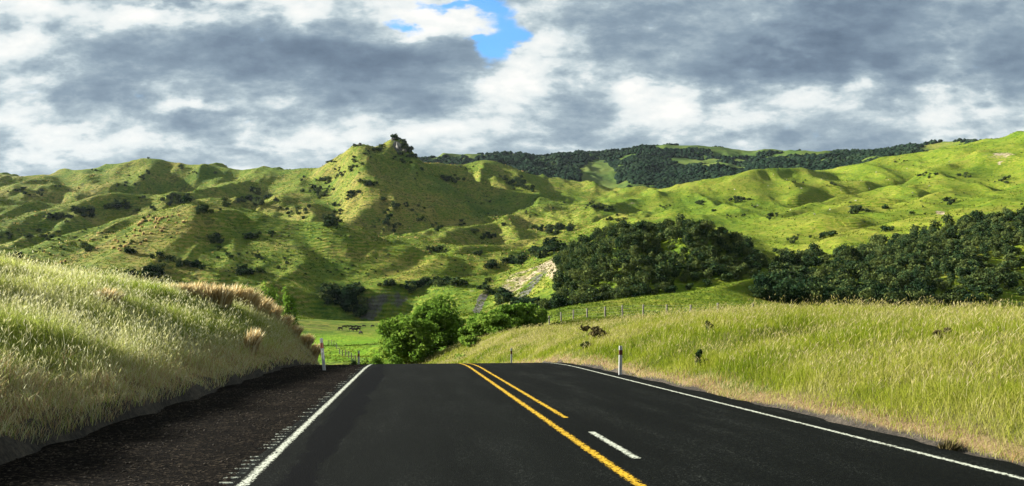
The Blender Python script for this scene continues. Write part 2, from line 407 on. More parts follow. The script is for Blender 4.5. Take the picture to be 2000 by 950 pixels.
# fine grid
u_edges = np.concatenate([np.arange(-1.04, -.70, .008), np.arange(-.70, .70, .0022), np.arange(.70, .94, .008)])
l_edges = np.arange(L0+.01, L1-.02, .0034)
F = cubic_up(cubic_up(Z, (l_edges-L0)/DU, 0), (u_edges-UMIN)/DU, 1)
GU, GL = np.meshgrid(u_edges, l_edges)
GY = np.exp(GL); GX = GU*GY
def detail(x, y, z):
    zr = z-CAMZ
    m = ss(zr, -7.0, 14.0)*ss(y, 200, 420)
    calm = 1-.45*ss(x/y, .10, .22)*ss(y, 350, 500)
    big = ss(y, 1300, 1700)
    wx = x+30*(fbm(x/90, y/90, 2, 3)-.5); wy = y+30*(fbm(x/90, y/90, 2, 4)-.5)
    far_ = ss(y, 520, 950)
    d = (16+15*far_)*(ridged(wx/85, wy/210, 2, 31)-.60)*calm + (5.2+5.0*far_)*(ridged(wx/30, wy/62, 3, 41)-.62)*calm
    d = d + 1.0*(fbm(x/13, y/13, 3, 51)-.5) + .5*(fbm(x/5, y/5, 2, 61)-.5)
    d = d + big*34*(ridged(wx/330, wy/330, 3, 71)-.62)
    s2 = (ss(y, 60, 200)*.25+.15)*(1-ss(y, 100, 300)*.4)*(fbm(x/9, y/9, 3, 81)-.5)
    tw = z/1.9+3*fbm(x/40, y/40, 2, 91)
    terr = .38*(np.abs((tw % 1)-.5)-.25)*ss(ridged(x/55, y/55, 2, 95), .35, .7)
    return (d+terr)*m + s2
# keep the skylines: less noise right on the drawn ridges
keep = np.clip(cubic_up(cubic_up(np.minimum(1, blur(cm.astype(float), 2)*2.2), (l_edges-L0)/DU, 0), (u_edges-UMIN)/DU, 1), 0, 1)
F = F + detail(GX, GY, F)*(1-.8*keep)
def far_z(x, y):
    y = np.maximum(np.asarray(y, float), math.exp(l_edges[0])); x = np.asarray(x, float)
    uu = np.clip(x/y, u_edges[0], u_edges[-1]); ll = np.clip(np.log(y), l_edges[0], l_edges[-1])
    j = np.clip(np.searchsorted(u_edges, uu)-1, 0, len(u_edges)-2); fj = (uu-u_edges[j])/(u_edges[j+1]-u_edges[j])
    q = (ll-l_edges[0])/.0034; i = np.clip(q.astype(int), 0, len(l_edges)-2); fi = q-i
    return F[i, j]*(1-fi)*(1-fj)+F[i+1, j]*fi*(1-fj)+F[i, j+1]*(1-fi)*fj+F[i+1, j+1]*fi*fj
def near_w(s, t):
    half = np.interp(s, [45, 60, 100], [15, 9, 7.5])
    fall = np.interp(s, [45, 60, 100], [16, 12, 12])
    return (1-ss(np.abs(t+np.where(t > 0, -1.0, 1.0)), half, half+fall))*(1-ss(s, 120, 150))
def height(x, y):
    x = np.asarray(x, float); y = np.asarray(y, float)
    s, t = road_st(x, y)
    w = near_w(s, t)
    return w*near_z(s, t)+(1-w)*far_z(x, y)
def hit(px, py, d0=60, d1=3000, n=1400):
    """ground point that the direction through a photo pixel meets"""
    d = np.exp(np.linspace(math.log(d0), math.log(d1), n))
    x = (px-1000)/1600*d; z = CAMZ+(610-py)/1600*d
    h = height(x, d)
    k = np.nonzero(h >= z)[0]
    if len(k) == 0: return None
    k = k[0]
    return (x[k], d[k], h[k])
def proj(x, y, z): return 1000+1600*x/y, 610-1600*(z-CAMZ)/y

# ------------------------------------------------------------------ materials
def new_mat(name, k=.49):
    m = bpy.data.materials.new(name); m.use_nodes = True
    t = NT(m.node_tree, k); t.n.clear()
    o = t.node('ShaderNodeOutputMaterial')
    return m, t, o
def attr(t, name):
    a = t.node('ShaderNodeAttribute'); a.attribute_name = name
    return a.outputs['Fac']
def principled(t, o, colr, rough=.9, spec=.2, normal=None):
    b = t.node('ShaderNodeBsdfPrincipled')
    t.put(b.inputs['Base Color'], colr if not isinstance(colr, tuple) else (*colr, 1))
    t.put(b.inputs['Roughness'], rough); b.inputs['Specular IOR Level'].default_value = spec
    if normal is not None: t.l.new(normal, b.inputs['Normal'])
    t.l.new(b.outputs[0], o.inputs[0])
    return b
def bump(t, h, strength, dist):
    b = t.node('ShaderNodeBump'); b.inputs['Strength'].default_value = strength; b.inputs['Distance'].default_value = dist
    t.l.new(h, b.inputs['Height'])
    return b.outputs[0]
def position(t):
    return t.node('ShaderNodeNewGeometry').outputs['Position']

def make_hill_mat():
    m, t, o = new_mat('hill_pasture', .60)
    p = position(t)
    flat = t.vmath('MULTIPLY', p, (1, 1, .6))
    big = t.noise(flat, .007, 3, .5)
    mid = t.noise(flat, .035, 5, .6)
    fine = t.noise(flat, .35, 5, .65)
    lush, bare, grey, floor_ = attr(t, 'lush'), attr(t, 'bare'), attr(t, 'grey'), attr(t, 'floor')
    # sheep tracks along the contours
    sx = t.node('ShaderNodeSeparateXYZ'); t.l.new(p, sx.inputs[0])
    ph = t.math('ADD', t.math('MULTIPLY', sx.outputs[2], 2.6), t.math('MULTIPLY', t.noise(p, .03, 3, .5), 26.0))
    track = t.math('SINE', ph)
    nz = t.node('ShaderNodeSeparateXYZ'); t.l.new(t.node('ShaderNodeNewGeometry').outputs['Normal'], nz.inputs[0])
    steep = t.step(nz.outputs[2], .96, .80)
    k = t.math('ADD', t.math('MULTIPLY', big, .62), t.math('ADD', t.math('MULTIPLY', mid, .66), t.math('MULTIPLY', fine, .86)))
    k = t.math('SUBTRACT', k, .225)
    k = t.math('ADD', k, t.math('MULTIPLY', t.math('MULTIPLY', track, steep), .07))
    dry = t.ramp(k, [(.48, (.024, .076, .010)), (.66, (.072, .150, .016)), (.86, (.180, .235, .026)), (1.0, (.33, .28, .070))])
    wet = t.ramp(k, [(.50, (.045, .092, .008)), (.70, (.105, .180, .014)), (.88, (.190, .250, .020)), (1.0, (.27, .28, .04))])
    # rushes, bracken and weedy patches break the sward; pale dead stems between
    flk = t.math('MULTIPLY', t.step(t.math('ADD', t.noise(flat, .17, 6, .7), t.math('MULTIPLY', mid, .35)), .70, .78), t.math('SUBTRACT', .62, t.math('MULTIPLY', lush, .38)))
    dry = t.mix(flk, dry, (.020, .038, .010, 1)); wet = t.mix(flk, wet, (.030, .060, .010, 1))
    pal = t.math('MULTIPLY', t.step(t.noise(t.vmath('ADD', flat, (91, 37, 5)), .30, 5, .7), .60, .70), .40)
    dry = t.mix(pal, dry, (.17, .15, .055, 1))
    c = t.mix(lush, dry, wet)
    c = t.mix(t.math('MULTIPLY', attr(t, 'cloud_shade'), .85), c, t.ramp(k, [(.45, (.022, .056, .016)), (.75, (.065, .125, .026)), (1.0, (.12, .17, .035))]))  # far pasture darkened in colour to stand in for cloud shadow
    pad = t.ramp(t.math('ADD', t.math('MULTIPLY', mid, .5), t.math('MULTIPLY', fine, .6)), [(.3, (.10, .24, .012)), (.55, (.17, .32, .018)), (.8, (.30, .34, .03))])
    c = t.mix(floor_, c, pad)
    clay = t.ramp(t.noise(p, .22, 5, .6), [(.3, (.20, .155, .085)), (.5, (.42, .35, .22)), (.7, (.58, .51, .37))])
    slate = t.ramp(t.noise(t.vmath('MULTIPLY', p, (1, 1, .25)), .3, 5, .65), [(.3, (.05, .05, .046)), (.7, (.20, .195, .175))])
    wob = t.math('MULTIPLY', t.math('SUBTRACT', t.noise(p, .09, 5, .65), .5), 1.2)
    fb = t.step(t.math('ADD', bare, t.math('MULTIPLY', wob, t.step(bare, .02, .3))), .40, .55)
    c = t.mix(fb, c, t.mix(grey, clay, slate))
    h = t.math('ADD', t.math('MULTIPLY', fine, 1.3), t.math('ADD', t.math('MULTIPLY', t.noise(flat, 1.3, 3, .6), .6), t.math('MULTIPLY', t.math('MULTIPLY', track, steep), .34)))
    principled(t, o, c, .95, .05, bump(t, h, .9, 1.0))
    return m
M_HILL = make_hill_mat()

def make_verge_mat():
    m, t, o = new_mat('verge_soil')
    p = position(t)
    soil, pale = attr(t, 'soil'), attr(t, 'pale')
    n = t.noise(p, 1.1, 6, .65); f = t.noise(p, 14, 5, .7)
    g = t.ramp(t.math('ADD', t.math('MULTIPLY', n, .6), t.math('MULTIPLY', f, .5)), [(.35, (.06, .075, .018)), (.55, (.16, .17, .04)), (.75, (.26, .23, .09))])
    g = t.mix(pale, g, t.ramp(t.math('ADD', t.math('MULTIPLY', n, .5), t.math('MULTIPLY', f, .6)), [(.35, (.10, .065, .035)), (.55, (.26, .18, .09)), (.75, (.40, .30, .17))]))
    s = t.ramp(t.math('ADD', t.math('MULTIPLY', n, .5), t.math('MULTIPLY', f, .55)), [(.3, (.022, .021, .020)), (.48, (.060, .054, .046)), (.62, (.13, .11, .085)), (.8, (.26, .22, .17))])
    c = t.mix(t.step(t.math('ADD', soil, t.math('MULTIPLY', t.math('SUBTRACT', n, .5), .9)), .35, .65), g, s)
    principled(t, o, c, .95, .1, bump(t, f, .9, .06))
    return m
M_VERGE = make_verge_mat()

def make_asphalt():
    m, t, o = new_mat('chipseal')
    p = position(t)
    rs, rt = attr(t, 'along'), attr(t, 'across')
    st = t.xyz(rs, rt, 0.0)
    vor = t.node('ShaderNodeTexVoronoi'); vor.inputs['Scale'].default_value = 70; t.l.new(p, vor.inputs['Vector'])
    chip = t.node('ShaderNodeSeparateColor'); t.l.new(vor.outputs['Color'], chip.inputs[0])
    n = t.noise(t.vmath('MULTIPLY', st, (.25, 1.6, 1)), 1.0, 5, .6)
    vor2 = t.node('ShaderNodeTexVoronoi'); vor2.inputs['Scale'].default_value = 21; t.l.new(p, vor2.inputs['Vector'])
    chip2 = t.node('ShaderNodeSeparateColor'); t.l.new(vor2.outputs['Color'], chip2.inputs[0])
    base = t.ramp(t.math('ADD', t.math('MULTIPLY', chip.outputs[0], .5), t.math('MULTIPLY', n, .5)), [(.2, (.0022, .0031, .0027)), (.50, (.0052, .0068, .0060)), (.72, (.0120, .0150, .0132)), (.94, (.15, .16, .14))])
    base = t.mix(t.math('MULTIPLY', t.step(chip2.outputs[1], .90, .99), t.step(vor2.outputs['Distance'], .022, .008)), base, (.062, .068, .060, 1))
    base = t.mix(t.math('MULTIPLY', t.step(t.noise(t.vmath('MULTIPLY', st, (.12, .9, 1)), 1.0, 5, .6), .50, .64), .35), base, (.0024, .0030, .0028, 1))
    # wheel paths polished a little lighter
    wp = t.math('ADD', t.math('POWER', 2.0, t.math('MULTIPLY', t.math('POWER', t.math('SUBTRACT', rt, 1.15), 2.0), -6.0)), t.math('POWER', 2.0, t.math('MULTIPLY', t.math('POWER', t.math('ADD', rt, .15), 2.0), -6.0)))
    base = t.mix(t.math('MULTIPLY', wp, .33), base, (.0064, .0078, .0070, 1))
    # bitumen bled along the left wheel path
    cen = t.math('ADD', rt, t.math('ADD', .98, t.math('MULTIPLY', t.math('SUBTRACT', t.noise(t.xyz(rs, 0.0, 0.0), .35, 3, .6), .5), .30)))
    wid = t.math('MULTIPLY', t.step(t.noise(t.xyz(rs, 7.0, 0.0), .16, 2, .5), .25, .60), .30)
    edge = t.math('ADD', t.math('ABSOLUTE', cen), t.math('MULTIPLY', t.math('SUBTRACT', t.noise(st, 5.0, 5, .65), .5), .34))
    bleed = t.math('MULTIPLY', t.step(t.math('SUBTRACT', edge, wid), .035, -.035), .96)
    base = t.mix(bleed, base, (.0007, .0009, .0013, 1))
    hgt = t.math('ADD', vor.outputs['Distance'], t.math('MULTIPLY', t.noise(p, 120, 2, .5), .5))
    principled(t, o, base, t.math('SUBTRACT', .90, t.math('MULTIPLY', bleed,   .15)), .03, bump(t, hgt, .55, .008))
    return m
M_ROAD = make_asphalt()

def make_shoulder():
    m, t, o = new_mat('loose_chip_shoulder')
    p = position(t)
    vor = t.node('ShaderNodeTexVoronoi'); vor.inputs['Scale'].default_value = 38; t.l.new(p, vor.inputs['Vector'])
    chip = t.node('ShaderNodeSeparateColor'); t.l.new(vor.outputs['Color'], chip.inputs[0])
    n = t.noise(p, .9, 5, .6); f = t.noise(p, 9, 5, .65)
    k = t.math('ADD', t.math('MULTIPLY', chip.outputs[0], .5), t.math('ADD', t.math('MULTIPLY', n, .25), t.math('MULTIPLY', f, .35)))
    c = t.ramp(k, [(.30, (.0019, .0016, .0013)), (.53, (.0062, .0050, .0039)), (.70, (.018, .0140, .0102)), (.88, (.12, .095, .068))])
    principled(t, o, c, 1.0, .02, bump(t, t.math('ADD', t.math('MULTIPLY', vor.outputs['Distance'], .6), t.math('ADD', f, t.noise(p, 40, 4, .7))), .9, .035))
    return m
M_SHOULDER = make_shoulder()

def make_paint(name, c1, c2):
    m, t, o = new_mat(name)
    p = position(t)
    e = attr(t, 'edge')
    n = t.noise(p, 34, 4, .7); n2 = t.noise(p, 5, 3, .6)
    b = t.node('ShaderNodeBsdfPrincipled')
    t.l.new(t.mix(t.step(t.noise(p, 60, 3, .7), .35, .65), (*[q*.56 for q in c2], 1), (*[q*.56 for q in c1], 1)), b.inputs['Base Color'])
    b.inputs['Roughness'].default_value = .8; b.inputs['Specular IOR Level'].default_value = .2
    tr = t.node('ShaderNodeBsdfTransparent'); mx = t.node('ShaderNodeMixShader')
    k = t.math('ADD', t.math('MULTIPLY', t.math('POWER', e, 2.2), .30), t.math('ADD', t.math('MULTIPLY', n, 1.0), t.math('MULTIPLY', n2, .16)))
    t.l.new(t.step(k, .58, .70), mx.inputs[0]); t.l.new(b.outputs[0], mx.inputs[1]); t.l.new(tr.outputs[0], mx.inputs[2])
    t.l.new(mx.outputs[0], o.inputs[0])
    return m
M_WHITE = make_paint('road_paint_white', (.80, .83, .70), (.52, .56, .44))
M_YELLOW = make_paint('road_paint_yellow', (.90, .56, .012), (.66, .38, .010))

def make_leaf(name, stops, trans=.35, rough=.8, var=.0, k=.49):
    m, t, o = new_mat(name, k)
    tint = attr(t, 'tint')
    if var:
        oi = t.node('ShaderNodeObjectInfo')
        tint = t.math('ADD', tint, t.math('MULTIPLY', t.math('SUBTRACT', oi.outputs['Random'], .5), var))
    c = t.ramp(tint, stops)
    d = t.node('ShaderNodeBsdfDiffuse'); t.l.new(c, d.inputs[0])
    tr = t.node('ShaderNodeBsdfTranslucent'); t.l.new(c, tr.inputs[0])
    mx = t.node('ShaderNodeMixShader'); mx.inputs[0].default_value = trans
    t.l.new(d.outputs[0], mx.inputs[1]); t.l.new(tr.outputs[0], mx.inputs[2])
    t.l.new(mx.outputs[0], o.inputs[0])
    return m
M_GRASS_L = make_leaf('roadside_grass_pale', [(0, (.10, .17, .02)), (.3, (.25, .33, .04)), (.52, (.42, .46, .10)), (.70, (.56, .55, .24)), (.86, (.72, .72, .50)), (.94, (.50, .36, .18)), (1, (.40, .24, .12))], .6, k=.74)
M_GRASS_R = make_leaf('roadside_grass_yellow', [(0, (.09, .16, .010)), (.3, (.22, .30, .018)), (.52, (.38, .43, .042)), (.70, (.54, .51, .14)), (.86, (.74, .66, .38)), (.94, (.58, .36, .16)), (1, (.50, .25, .10))], .5, k=.60)
M_PASTURE = make_leaf('pasture_tuft', [(0, (.05, .10, .010)), (.4, (.11, .18, .014)), (.7, (.22, .25, .03)), (1, (.36, .30, .10))], .3)
M_TUSSOCK = make_leaf('dry_tussock', [(0, (.30, .20, .07)), (.5, (.60, .45, .20)), (1, (.84, .74, .48))], .5, k=.80)
M_WILLOW = make_leaf('willow_leaf', [(0, (.07, .15, .02)), (.5, (.17, .30, .04)), (1, (.34, .46, .075))], .45, var=.30, k=.60)
M_BUSH = make_leaf('bush_leaf', [(0, (.014, .032, .017)), (.42, (.031, .068, .030)), (.70, (.074, .122, .044)), (1, (.18, .225, .065))], .22, var=.75)
M_FOREST = make_leaf('forest_leaf', [(0, (.012, .030, .022)), (.5, (.026, .052, .030)), (1, (.060, .095, .042))], .12)  # naturally dark native bush, deepened further in colour in place of cloud shadow
M_BROWN = make_leaf('dry_shrub_leaf', [(0, (.05, .05, .02)), (.5, (.12, .105, .045)), (1, (.24, .19, .09))], .25)
M_BARK = None
def make_plain(name, c1, c2, scale=8, rough=.85, spec=.2):
    m, t, o = new_mat(name)
    p = t.node('ShaderNodeTexCoord').outputs['Object']
    principled(t, o, t.ramp(t.noise(p, scale, 5, .6), [(.3, c1), (.7, c2)]), rough, spec, bump(t, t.noise(p, scale*3, 3, .6), .3, .02))
    return m
M_BARK = make_plain('bark', (.05, .04, .03), (.14, .115, .085), 4)
M_DKPOST = make_plain('dark_timber', (.05, .043, .035), (.13, .11, .09), 9)
M_POST = make_plain('weathered_timber', (.15, .135, .11), (.34, .31, .26), 9)
M_WIRE = make_plain('fence_wire', (.20, .20, .20), (.32, .32, .31), 9, .5, .4)
M_MARK = make_plain('marker_white', (.62, .64, .64), (.82, .83, .82), 6, .6, .3)
M_RED = make_plain('faded_red_band', (.42, .10, .07), (.58, .20, .14), 12, .6, .3)
M_DKRED = make_plain('dark_red_band', (.10, .016, .012), (.17, .03, .02), 12, .5, .4)
M_REFL = make_plain('reflector', (.50, .50, .50), (.75, .75, .75), 40, .3, .6)
M_CHIP = make_plain('dark_chip', (.010, .008, .006), (.11, .083, .054), .9)
M_ROCK = make_plain('rock', (.10, .088, .075), (.27, .245, .21), 5)
M_PALEROCK = make_plain('pale_rock', (.14, .135, .125), (.44, .42, .39), 1.6)
M_HIDE = make_plain('dark_hide', (.010, .009, .008), (.03, .025, .02), 3)
M_FLEECE = make_plain('fleece', (.45, .42, .35), (.68, .64, .55), 8)

# ------------------------------------------------------------------ terrain meshes
# the valley and hills
GH = height(GX, GY)
gs, gt = road_st(GX, GY)
inside = (1-ss(np.abs(gt), 34, 39))*(1-ss(gs, 100, 112))
FZ = GH-.6*inside
ppx, ppy = proj(GX, GY, GH)
def soft_poly(px, py, pts, w=1.0):
    """1 inside the polygon, 0 outside"""
    c = np.zeros(px.shape, bool); n = len(pts)
    for i in range(n):
        x1, y1 = pts[i]; x2, y2 = pts[(i+1) % n]
        if y1 == y2: continue
        cr = ((y1 > py) != (y2 > py)) & (px < (x2-x1)*(py-y1)/(y2-y1)+x1)
        c ^= cr
    return c.astype(float)
bare = np.zeros(GX.shape); grey = np.zeros(GX.shape)
def patch(pts, dmin, dmax, g=0.0, amt=1.0):
    q = soft_poly(ppx, ppy, pts)*((GY > dmin) & (GY < dmax))
    q = blur(q, 1)*amt
    np.maximum(bare, q, out=bare); grey[q > .05] = g
patch([(1050,513),(1078,503),(1108,505),(1100,528),(1080,548),(1062,540),(1045,530)], 330, 470, 0, .60)
patch([(972,562),(1000,532),(1050,516),(1068,530),(1036,562),(1004,600),(976,596)], 330, 470, 0, .47)
patch([(1012,578),(1042,540),(1058,530),(1066,536),(1040,566),(1020,594),(1000,598)], 330, 470, 1, .62)
patch([(925,606),(935,578),(950,566),(958,570),(946,590),(936,616),(926,618)], 330, 470, 1, 1.0)
patch([(905,560),(950,552),(975,560),(950,572),(915,575)], 350, 480, 0, .42)
patch([(1905,303),(1940,298),(1975,296),(1988,304),(1965,316),(1950,324),(1938,312)], 800, 1200, 0, .48)
patch([(1826,412),(1848,412),(1846,420),(1828,419)], 400, 800, 0, .75)
patch([(1210,396),(1250,388),(1256,398),(1225,403)], 800, 1100, 0, .36)
patch([(702,628),(696,612),(700,594),(712,582),(728,572),(752,568),(780,570),(800,578),(798,592),(790,604),(770,618),(752,628)], 430, 500, 1, .55)
patch([(765,280),(776,274),(786,288),(790,304),(778,302)], 1090, 1160, 1, .9)
patch([(735,370),(745,372),(715,405),(690,432),(680,432),(705,405)], 700, 1000, 0, .16)
far_dark = ss(GY, 1350, 1550)  # distance where cloud shade is painted into the pasture colour
lush = np.clip(ss(GX/GY, -.02, .25)*.9+.35*ss(GX/GY, -.30, -.05)*ss(GY, 900, 500), 0, 1)*(1-ss(GY, 1400, 1800)*.8)  # greener to the right; lowered far off as part of the painted cloud shade
flo = ss(GH-CAMZ, -5.4, -7.4)*ss(GY, 118, 135)*(1-ss(GX/GY, -.02, .02))
keepq = (GY[:-1, :-1] > 40).ravel()
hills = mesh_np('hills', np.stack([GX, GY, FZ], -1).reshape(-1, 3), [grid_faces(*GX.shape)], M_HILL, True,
                dict(bare=bare, grey=grey, lush=lush, floor=flo, cloud_shade=far_dark*(1-.8*ss(ppx, 1780, 1830))))
tag(hills, 'green grassy hills and valley floor running back to the bush covered range', 'hills', kind='structure')
# the low land around and behind, out to the horizon
a_ = np.linspace(0, 2*math.pi, 49)[:-1]
gv = [(0, 0, -22)]+[(9000*math.cos(q), 9000*math.sin(q), -22) for q in a_]
gr = mesh_np('ground', gv, [np.array([(0, 1+i, 1+(i+1) % 48) for i in range(48)])], M_HILL, False, dict(lush=np.full(49, .6)))
tag(gr, kind='structure')

# road corridor with its two banks
sv = np.concatenate([np.arange(-14, 50, .28), np.arange(50, 114, .6)])
tv = np.concatenate([np.arange(-40, -16, 1.0), np.arange(-16, -4.9, .22), np.arange(-4.9, -3.5, .07), np.arange(-3.5, 5.6, .5), np.arange(5.6, 6.6, .07), np.arange(6.6, 14, .22), np.arange(14, 40.1, 1.0)])
TT, SS = np.meshgrid(tv, sv)
NX, NY = road_xy(SS, TT)
NZ = height(NX, NY)
jj = (vnoise(SS*.9, TT*.3, 5)-.5)*.35
eL_ = FOOT_L-TT
soil = np.where(TT < 0, 1-ss(eL_, .30+jj, .65+jj)*1.0, 1-ss(TT-FOOT_R, -.1, .25))*ss(SS, 62, 46)
soil = np.maximum(soil, (np.abs(TT-1.5) < 4.2)*1.0)
soil = np.maximum(soil, .75*ss(SS, 36, 41)*ss(SS, 50, 45)*(TT < -3.5)*(TT > -9))
verge = mesh_np('verge_ground', np.stack([NX, NY, NZ], -1).reshape(-1, 3), [grid_faces(*NX.shape)], M_VERGE, True, dict(soil=soil, pale=np.where(TT < 0, 1-ss(eL_+2*jj, 1.2, 2.4), 1-ss(TT-FOOT_R+jj, .15, .6))))
tag(verge, 'earth of the roadside banks under the long grass', 'ground', kind='structure')

def ribbon(name, s_arr, t_lo, t_hi, lift, mat, nt=2, parent=None, extra=None, ragged=0.0, seed=0):
    f = np.linspace(0, 1, nt)
    lo = np.full(len(s_arr), t_lo) if np.isscalar(t_lo) else t_lo
    hi = np.full(len(s_arr), t_hi) if np.isscalar(t_hi) else t_hi
    T = lo[:, None]+(hi-lo)[:, None]*f[None]
    S = np.repeat(s_arr[:, None], nt, 1)
    x, y = road_xy(S, T)
    z = road_z(S)+lift
    return mesh_np(name, np.stack([x, y, z], -1).reshape(-1, 3), [grid_faces(*T.shape)], mat, True,
                   dict(along=S, across=T, edge=np.abs(2*f[None]-1)+0*S), parent)
def s_of(d): return d
sr = np.concatenate([np.arange(-14, 60, .2), np.arange(60, 215, 1.0)])
eR_ = 5.86+(vnoise(sr*2.3, sr*0, 8)-.5)*.16+(vnoise(sr*.4, sr*0, 9)-.5)*.16
road = ribbon('road', sr, -1.58+(vnoise(sr*3, sr*0, 6)-.5)*.06, eR_, .030, M_ROAD, 26)
tag(road, kind='structure')
sh = ribbon('road_shoulder', sr[sr < 70], -4.02+(vnoise(sr[sr < 70]*1.7, sr[sr < 70]*0, 12)-.5)*.3, -1.56, .022, M_SHOULDER, 14)
tag(sh, kind='structure')
lift = .034
el = ribbon('edge_line', sr, -1.48, -1.335, lift, M_WHITE, 7, road)
sr2 = np.concatenate([np.arange(-14, 60, .2), np.arange(60, 215, 1.0)])
ribbon('edge_line', sr2, 5.28, 5.41, lift, M_WHITE, 7, road)
ribbon('centre_line', sr, 1.855, 2.01, lift, M_YELLOW, 7, road)
ribbon('centre_line', sr[sr > 11.7], 2.20, 2.335, lift, M_YELLOW, 7, road)
ribbon('lane_dash', np.arange(8.1, 10.25, .1), 2.22, 2.36, lift, M_WHITE, 7, road)
ribs = []
for a0, n, st in ((7.05, 8, .235), (9.3, 9, .235), (11.9, 5, .56), (14.9, 5, .46), (18.2, 4, .6), (21.8, 3, .8), (25.6, 2, 1.1)):
    ribs += [a0+k*st for k in range(n)]
for s0 in ribs:
    w = rnd.uniform(.028, .042); l_ = rnd.uniform(.125, .165)
    f = np.array([0, .2, .8, 1.0]); S = s0+w*f; 
    T = np.linspace(-1.50-l_, -1.495, 6)
    Sg, Tg = np.meshgrid(S, T, indexing='ij')
    x, y = road_xy(Sg, Tg)
    z = road_z(Sg)+.034+np.array([0, .009, .009, 0])[:, None]
    mesh_np('rumble_rib', np.stack([x, y, z], -1).reshape(-1, 3), [grid_faces(4, 6)], M_WHITE, False, dict(edge=np.full(Sg.shape, .62)), road)

# ------------------------------------------------------------------ grass
def blades(x, y, z, h, w, lx, ly, tint, fac=None):
    n = len(x)
    a = rng.uniform(0, math.pi, n) if fac is None else fac
    wx, wy = np.cos(a)*w*.5, np.sin(a)*w*.5
    V = np.zeros((n, 5, 3))
    V[:, 0] = np.stack([x-wx, y-wy, z], -1); V[:, 1] = np.stack([x+wx, y+wy, z], -1)
    mx, my, mz = x+lx*.32, y+ly*.32, z+h*.58
    V[:, 2] = np.stack([mx+wx*.8, my+wy*.8, mz], -1); V[:, 3] = np.stack([mx-wx*.8, my-wy*.8, mz], -1)
    V[:, 4] = np.stack([x+lx, y+ly, z+h*(1-.18*np.minimum((lx**2+ly**2)/(h*h+1e-6), 1.5))], -1)
    b = np.arange(n)[:, None]*5
    return V.reshape(-1, 3), b+np.array([0, 1, 2, 3]), b+np.array([3, 2, 4]), np.repeat(tint, 5)
def heads(x, y, z, ln, w, lx, ly, tint):
    """feathery seed head: two crossed slim diamonds"""
    n = len(x); out = []; fcs = []; k = 0
    for turn in (0, math.pi/2):
        a = rng.uniform(0, math.pi, n)+turn
        wx, wy = np.cos(a)*w*.5, np.sin(a)*w*.5
        V = np.stack([np.stack([x, y, z], -1), np.stack([x+lx*.45+wx, y+ly*.45+wy, z+ln*.45], -1),
                      np.stack([x+lx, y+ly, z+ln*.9], -1), np.stack([x+lx*.45-wx, y+ly*.45-wy, z+ln*.45], -1)], 1)
        out.append(V.reshape(-1, 3)); fcs.append(np.arange(n)[:, None]*4+np.array([0, 1, 2, 3])+k*n*4); k += 1
    return np.concatenate(out), np.concatenate(fcs), np.tile(np.repeat(tint, 4), 2)
class Pile:
    def __init__(s): s.v = []; s.q = []; s.t = []; s.a = []; s.n = 0
    def add(s, v, q=None, t=None, a=None):
        s.v.append(v); s.a.append(a if a is not None else np.zeros(len(v)))
        if q is not None: s.q.append(q+s.n)
        if t is not None: s.t.append(t+s.n)
        s.n += len(v)
    def build(s, name, mat, parent=None, smooth=False):
        fs = []
        if s.q: fs.append(np.concatenate(s.q))
        if s.t: fs.append(np.concatenate(s.t))
        return mesh_np(name, np.concatenate(s.v), fs, mat, smooth, dict(tint=np.concatenate(s.a)), parent)

def sow(side, dens, smax, width):
    smin = 2.0
    n = int(dens*(smax-smin)*width)
    s = rng.uniform(smin, smax, n); e = rng.uniform(0.0, width, n)**1.0
    t = (FOOT_L-.14-e) if side < 0 else (FOOT_R+.02+e)
    x, y = road_xy(s, t)
    d = np.hypot(x, y)
    keep_ = (y > 3) & (np.abs(x/np.maximum(y, .1)) < .80) & (rng.uniform(0, 1, n) < np.clip((8.0/np.maximum(d, 1))**1.15, .06, 1))
    if side < 0: keep_ &= s < 52+0*e
    return s[keep_], e[keep_], t[keep_], x[keep_], y[keep_], d[keep_]

